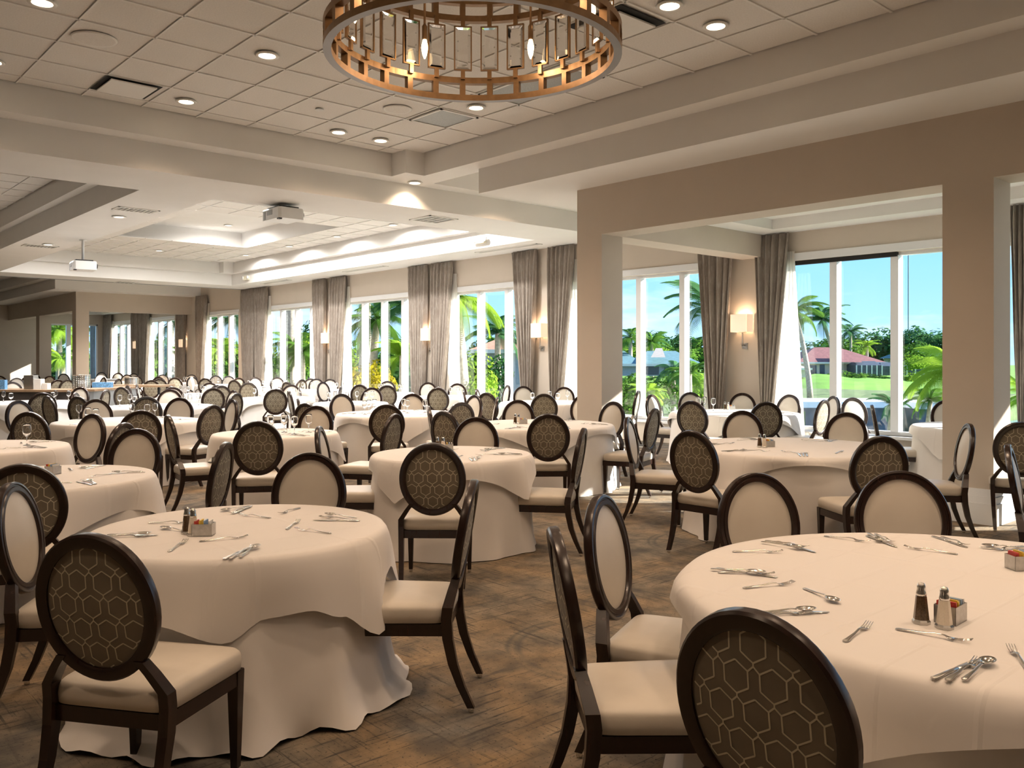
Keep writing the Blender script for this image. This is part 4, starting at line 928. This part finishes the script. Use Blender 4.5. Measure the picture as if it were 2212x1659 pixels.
def uniq(kind, px):
    b = '%s outside the %s' % (kind, WN(px)); _tn[b] = _tn.get(b, 0)+1; k = _tn[b]
    return b if k == 1 else b+', '+['', 'second', 'third', 'fourth', 'fifth', 'sixth', 'seventh', 'eighth', 'ninth', 'tenth'][k-1]+' from left'
# right bay window
palm(1716, 672, 55, 3.6, 18, 'leaf_green', 'tall coconut palm with leaning trunk, left of the pair outside the bay', -.9, 1.0, .16)
palm(1776, 690, 62, 3.6, 18, 'leaf_blue', 'tall coconut palm, right of the pair outside the bay', -.6, 1.2, .16)
palm(2062, 800, 24, 2.5, 22, 'leaf_lime', 'big yellow-green palm crown cut off by the right column', -2.6, 0, .2)
palm(2010, 862, 26, 1.3, 14, 'leaf_green', 'small pale-trunked palm low beside the right column', -2.6, -.2, .09)
palm(1925, 872, 27, 1.2, 14, 'leaf_blue', 'small blue-green palm low under the middle bay pane', -2.6, -.1, .09)
palm(2230, 860, 25, 1.8, 16, 'leaf_lime', 'lime palm beyond the right column at the photo edge', -2.6, 0, .15)
palm(1873, 748, 112, 3.2, 14, 'leaf_lime', 'small drooping lime palm behind the maroon-roofed house', -.4, 0, .2)
palm(1838, 716, 128, 4.4, 16, 'leaf_blue', 'dark palm above the ridge of the maroon-roofed house', -.4, 0, .2)
for px, pt, d, w_, h_, m in ((1650, 722, 130, 11, 8, 'leaf_dark'), (1745, 735, 122, 10, 6, 'leaf_dark'), (1812, 724, 132, 9, 7, 'leaf_green'), (1880, 716, 140, 12, 8, 'leaf_dark'), (1915, 704, 140, 9, 8, 'leaf_blue'), (1958, 716, 138, 9, 7, 'leaf_green'), (2002, 702, 136, 9, 8, 'leaf_blue'), (2042, 708, 130, 9, 8, 'leaf_dark'), (2090, 712, 130, 10, 8, 'leaf_green'), (1980, 738, 118, 8, 4.5, 'leaf_green')):
    tree(px, pt, d, w_, h_, m, uniq('rounded background tree', px), -.4)
for px, pt, d, w_, h_, m in ((1830, 800, 100, 5, 2.2, 'leaf_green'), (1965, 805, 100, 4, 1.8, 'leaf_lime'), (1880, 806, 100, 5, 1.4, 'leaf_green'), (1985, 765, 100, 4.5, 2.6, 'leaf_lime')): tree(px, pt, d, w_, h_, m, uniq('low garden shrub', px), -.6, 'shrub', 'shrub')
# left bay window
palm(1532, 662, 24, 2.4, 14, 'leaf_blue', 'palm whose drooping frond shows left of the bay curtain', -1.5, 0, .15)
palm(1362, 728, 75, 3.0, 14, 'leaf_green', 'palm with spiky crown at the left of the left bay window', -.6, 0, .2)
palm(1398, 850, 26, 1.2, 14, 'leaf_lime', 'bright lime palm low in the left bay window', -2.3, 0, .1)
palm(1408, 738, 95, 4.2, 14, 'leaf_green', 'leafy palm above the teal roof', -.4, 0, .2)
palm(1490, 808, 30, 1.6, 14, 'leaf_green', 'low green palm beside the bay curtain', -2.2, 0, .1)
palm(1455, 800, 32, 1.5, 14, 'leaf_blue', 'low blue-green palm in the middle of the left bay window', -2.2, 0, .1)
for px, pt, d, w_, h_, m in ((1340, 716, 130, 12, 8, 'leaf_dark'), (1405, 711, 130, 9, 8, 'leaf_blue'), (1452, 717, 135, 11, 8, 'leaf_dark'), (1502, 722, 135, 11, 8, 'leaf_dark'), (1560, 720, 130, 12, 8, 'leaf_green'), (1380, 742, 100, 8, 4, 'leaf_lime'), (1440, 742, 100, 8, 4, 'leaf_green')): tree(px, pt, d, w_, h_, m, uniq('rounded background tree', px), -.4)
for px, pt, d, w_, h_, m in ((1350, 805, 30, 1.9, 1.7, 'leaf_green'), (1425, 815, 32, 2.1, 1.7, 'leaf_green'), (1470, 790, 40, 2.6, 2.4, 'leaf_green'), (1510, 790, 38, 2.4, 2.2, 'leaf_lime'), (1375, 845, 24, 1.4, 1.2, 'leaf_green')): tree(px, pt, d, w_, h_, m, uniq('leafy shrub', px), -2.6, 'shrub', 'shrub')
# hall windows, right to left
palm(985, 640, 30, 3.2, 18, 'leaf_lime', 'tall sunlit palm curtaining the left of the third hall window', -1, .3, .2)
palm(1075, 720, 40, 3.0, 16, 'leaf_blue', 'blue-green palm above the orange roof', -1, 0, .16)
palm(880, 655, 36, 3.2, 16, 'leaf_dark', 'dark palm crown at the right of the fourth hall window', -1, .4, .18)
palm(815, 690, 40, 3.6, 18, 'leaf_green', 'arching green palm in the middle of the fourth hall window', -1, -.3, .2)
palm(790, 655, 44, 2.6, 14, 'leaf_lime', 'pale-trunked palm at the left of the fourth hall window', -1, 0, .34)
palm(868, 768, 34, 2.2, 18, 'leaf_lime', 'low feathery palm at the right of the fourth hall window', -1, 0, .12)
palm(630, 610, 50, 2.6, 14, 'leaf_green', 'thick pink-trunked royal palm outside the fifth hall window', -1, 0, .42)
palm(632, 745, 46, 2.6, 20, 'leaf_green', 'spiky green palm before the thick trunk, fifth hall window', -1, 0, .14)
palm(655, 760, 42, 2.2, 18, 'leaf_green', 'low spiky palm at the right of the fifth hall window', -1, 0, .12)
palm(500, 690, 58, 3.2, 16, 'leaf_dark', 'dark palm outside the sixth hall window', -1, 0, .2)
palm(475, 755, 55, 2.6, 16, 'leaf_lime', 'lime palm outside the sixth hall window', -1, 0, .16)
palm(372, 700, 66, 3.4, 14, 'leaf_dark', 'dark palm outside the first alcove window', -1, 0, .2)
palm(350, 760, 66, 3.0, 14, 'leaf_green', 'green palm outside the first alcove window', -1, 0, .2)
palm(275, 720, 72, 3.4, 14, 'leaf_dark', 'dark palm outside the second alcove window', -1, 0, .2)
palm(128, 712, 55, 3.4, 22, 'leaf_lime', 'bright lime palm filling the far end window', -1, 0, .2)
palm(135, 775, 54, 2.6, 18, 'leaf_lime', 'low yellow-green palm in the far end window', -1, 0, .2)
palm(157, 735, 58, 3.0, 14, 'leaf_green', 'green palm right of the lime one in the far end window', -1, 0, .2)
for px, pt, d, w_, h_, m in ((1000, 740, 34, 2.6, 3.2, 'leaf_lime'), (1060, 765, 34, 1.9, 2.4, 'leaf_dark'), (1046, 800, 30, 1.4, 1.7, 'leaf_lime'), (1095, 705, 60, 6, 5, 'leaf_green'), (1130, 715, 55, 6, 5, 'leaf_green'), (1245, 730, 40, 3.5, 4, 'leaf_lime'), (1225, 770, 34, 2.5, 3, 'leaf_green'),
                             (790, 775, 36, 2.4, 2.8, 'leaf_yellow'), (815, 795, 32, 1.6, 1.6, 'leaf_yellow'), (835, 745, 46, 3.5, 4, 'leaf_dark'), (765, 740, 48, 3.0, 4.4, 'leaf_lime'), (860, 725, 60, 5, 5.5, 'leaf_green'), (800, 735, 62, 6, 6, 'leaf_dark'),
                             (668, 690, 62, 3.2, 4, 'leaf_dark'), (672, 712, 55, 2.2, 3.2, 'leaf_lime'), (600, 735, 56, 2.4, 4.5, 'leaf_lime'), (650, 740, 66, 5, 5, 'leaf_dark'), (615, 760, 50, 3.4, 3.2, 'leaf_green'),
                             (462, 735, 66, 3.4, 5, 'leaf_lime'), (488, 725, 72, 4, 6, 'leaf_dark'), (512, 735, 62, 3.6, 4.6, 'leaf_green'), (470, 780, 58, 3, 3, 'leaf_green'),
                             (335, 720, 78, 5, 7, 'leaf_green'), (365, 735, 80, 6, 7, 'leaf_dark'), (255, 730, 84, 5, 7, 'leaf_green'), (272, 745, 80, 5, 7, 'leaf_dark'), (135, 715, 75, 7, 9, 'leaf_green'), (155, 740, 70, 6, 8, 'leaf_dark')):
    tree(px, pt, d, w_, h_, m, uniq({'leaf_yellow': 'yellow-flowering shrub', 'leaf_lime': 'lime-green bushy tree', 'leaf_dark': 'dark bushy tree', 'leaf_green': 'green bushy tree', 'leaf_blue': 'blue-green tree'}[m], px), -1.0)

# houses across the water
def house(px0, px1, d, ybase, yeave, yridge, roof, wall, label, depth=9, ridge=.45, base=None, win=()):
    a, b = atd(px0, HY, d), atd(px1, HY, d); w_ = (b-a).length; c = (a+b)/2; z = lambda y: H-(y-HY)/F*d
    zb, ze, zr = (z(ybase) if base is None else base), z(yeave), z(yridge)
    r = tag(empty('house', (c.x, c.y, zb), YAW), label, 'house'); hw = w_/2
    put('walls', MB().box((-hw, 0, 0), (hw, depth, ze-zb)).mesh('walls', wall), r)
    e_ = .5; rl = hw*ridge
    put('roof', MB().add([(-hw-e_, -e_, ze-zb), (hw+e_, -e_, ze-zb), (hw+e_, depth+e_, ze-zb), (-hw-e_, depth+e_, ze-zb), (-rl, depth/2, zr-zb), (rl, depth/2, zr-zb)], [(0, 3, 2, 1), (0, 1, 5, 4), (1, 2, 5), (2, 3, 4, 5), (3, 0, 4)]).mesh('roof', roof), r)
    put('fascia', MB().box((-hw-e_, -e_-.05, ze-zb-.15), (hw+e_, -e_, ze-zb+.05)).mesh('fascia', 'canopy_white'), r)
    for x0, x1, z0, z1 in win: put('window', MB().box((-hw+w_*x0, -.06, (ze-zb)*z0), (-hw+w_*x1, 0, (ze-zb)*z1)).mesh('window', 'house_glass'), r)
    return r
h_ = house(1728, 1905, 106, 813, 783, 749, 'roof_maroon', 'stucco', 'maroon-roofed house behind the green lawn', 10, .3, win=((.1, .2, .1, .8), (.24, .3, .1, .85), (.66, .75, .05, .8), (.78, .95, .05, .85)))
put('porch_roof', MB().add([(-1.2, -2.6, 1.75), (1.6, -2.6, 1.75), (1.2, 1.0, 3.1), (-.6, 1.0, 3.1)], [(0, 1, 2, 3)]).mesh('porch_roof', 'roof_maroon'), h_)
def lanai(px0, px1, d, y0, y1, label):
    a, b = atd(px0, HY, d), atd(px1, HY, d); w_ = (b-a).length; zb = H-(y1-HY)/F*d; hh = (y1-y0)/F*d
    r = tag(empty('screen_enclosure', (a.x, a.y, zb), YAW), label, 'enclosure')
    put('screen', MB().box((0, 0, 0), (w_, 3, hh*.72)).add([(0, 0, hh*.72), (w_, 0, hh*.72), (w_*.92, 1.5, hh), (w_*.08, 1.5, hh), (0, 3, hh*.72), (w_, 3, hh*.72)], [(0, 1, 2, 3), (3, 2, 5, 4), (0, 3, 4), (1, 5, 2)]).mesh('screen', 'screen_dark'), r)
    for k in range(6): put('post', MB().box((w_*k/5-.06, -.08, 0), (w_*k/5+.06, 0, hh*.72)).mesh('post', 'canopy_white'), r)
lanai(1850, 1905, 103, 780, 812, 'dark pool screen enclosure right of the maroon-roofed house'); lanai(1905, 1995, 104, 783, 811, 'long low screen enclosure behind the right mullion')
house(1640, 1742, 98, 815, 796, 776, 'roof_grey', 'stucco', 'grey house with pale gable left of the maroon-roofed one', 8, .2)
house(1968, 2050, 122, 800, 774, 751, 'roof_teal', 'stucco', 'blue-roofed house at the right of the bay window', 9, .5)
h_ = house(1388, 1505, 72, 812, 787, 757, 'roof_teal', 'stucco_blue', 'teal-roofed house in the left bay window', 8, .55, win=((.0, .3, .1, .9), (.4, .7, .1, .9)))
put('gable', MB().add([(-1.7, -.8, 1.55), (-.5, -.8, 1.55), (-.2, 2.4, 2.35), (-.75, 2.4, 2.35)], [(0, 1, 2, 3)]).mesh('gable', 'roof_grey'), h_)
house(1320, 1376, 72, 812, 787, 757, 'roof_teal', 'stucco_blue', 'second teal-roofed house beside the front column', 8, .5)
house(1030, 1128, 46, 860, 757, 728, 'roof_orange', 'stucco_blue', 'orange-tiled house with blue wall in the third hall window', 7, .1, base=-1.0, win=((.6, .68, .45, .7), (.7, .8, .45, .7), (.6, .68, .05, .38), (.7, .8, .05, .38)))
def lowwall(px0, px1, d, y0, y1, label):
    a, b = atd(px0, HY, d), atd(px1, HY, d); w_ = (b-a).length; z1 = H-(y0-HY)/F*d; z0 = H-(y1-HY)/F*d
    r = tag(empty('boat_shelter', (a.x, a.y, -2.8), YAW), label, 'shelter')
    put('flat_roof', MB().box((0, 0, z0+2.8), (w_, 4, z1+2.8)).mesh('flat_roof', 'canopy_white'), r); put('under_wall', MB().box((.2, .4, 0), (w_-.2, 3.8, z0+2.8)).mesh('under_wall', 'screen_dark'), r)
lowwall(1690, 1945, 42, 868, 881, 'low white flat-roofed shelter at the foot of the lawn'); lowwall(1985, 2040, 42, 870, 884, 'smaller white flat-roofed shelter beside the right column')
p = atd(1962, 715, 150); tag(put('radio_mast', MB().tube([(0, 0, 0), (0, 0, 27)], .10, 6).mesh('radio_mast', 'mast_metal'), None, (p.x, p.y, -.5)), 'thin tall radio mast against the sky in the right bay window', 'mast')
# terrace outside the left bay window
r = tag(empty('terrace_railing', (0, 16.2, -1.2)), 'white terrace railing outside the left bay window', 'railing')
put('top_rail', MB().box((-19, -.04, 1.0), (-9.6, .04, 1.08)).mesh('top_rail', 'canopy_white'), r); put('bottom_rail', MB().box((-19, -.03, .12), (-9.6, .03, .18)).mesh('bottom_rail', 'canopy_white'), r)
bal = MB().box((-.02, -.02, .18), (.02, .02, 1.0)).mesh('baluster', 'canopy_white')
for k in range(64): put('baluster', bal, r, (-19+k*.149, 0, 0))
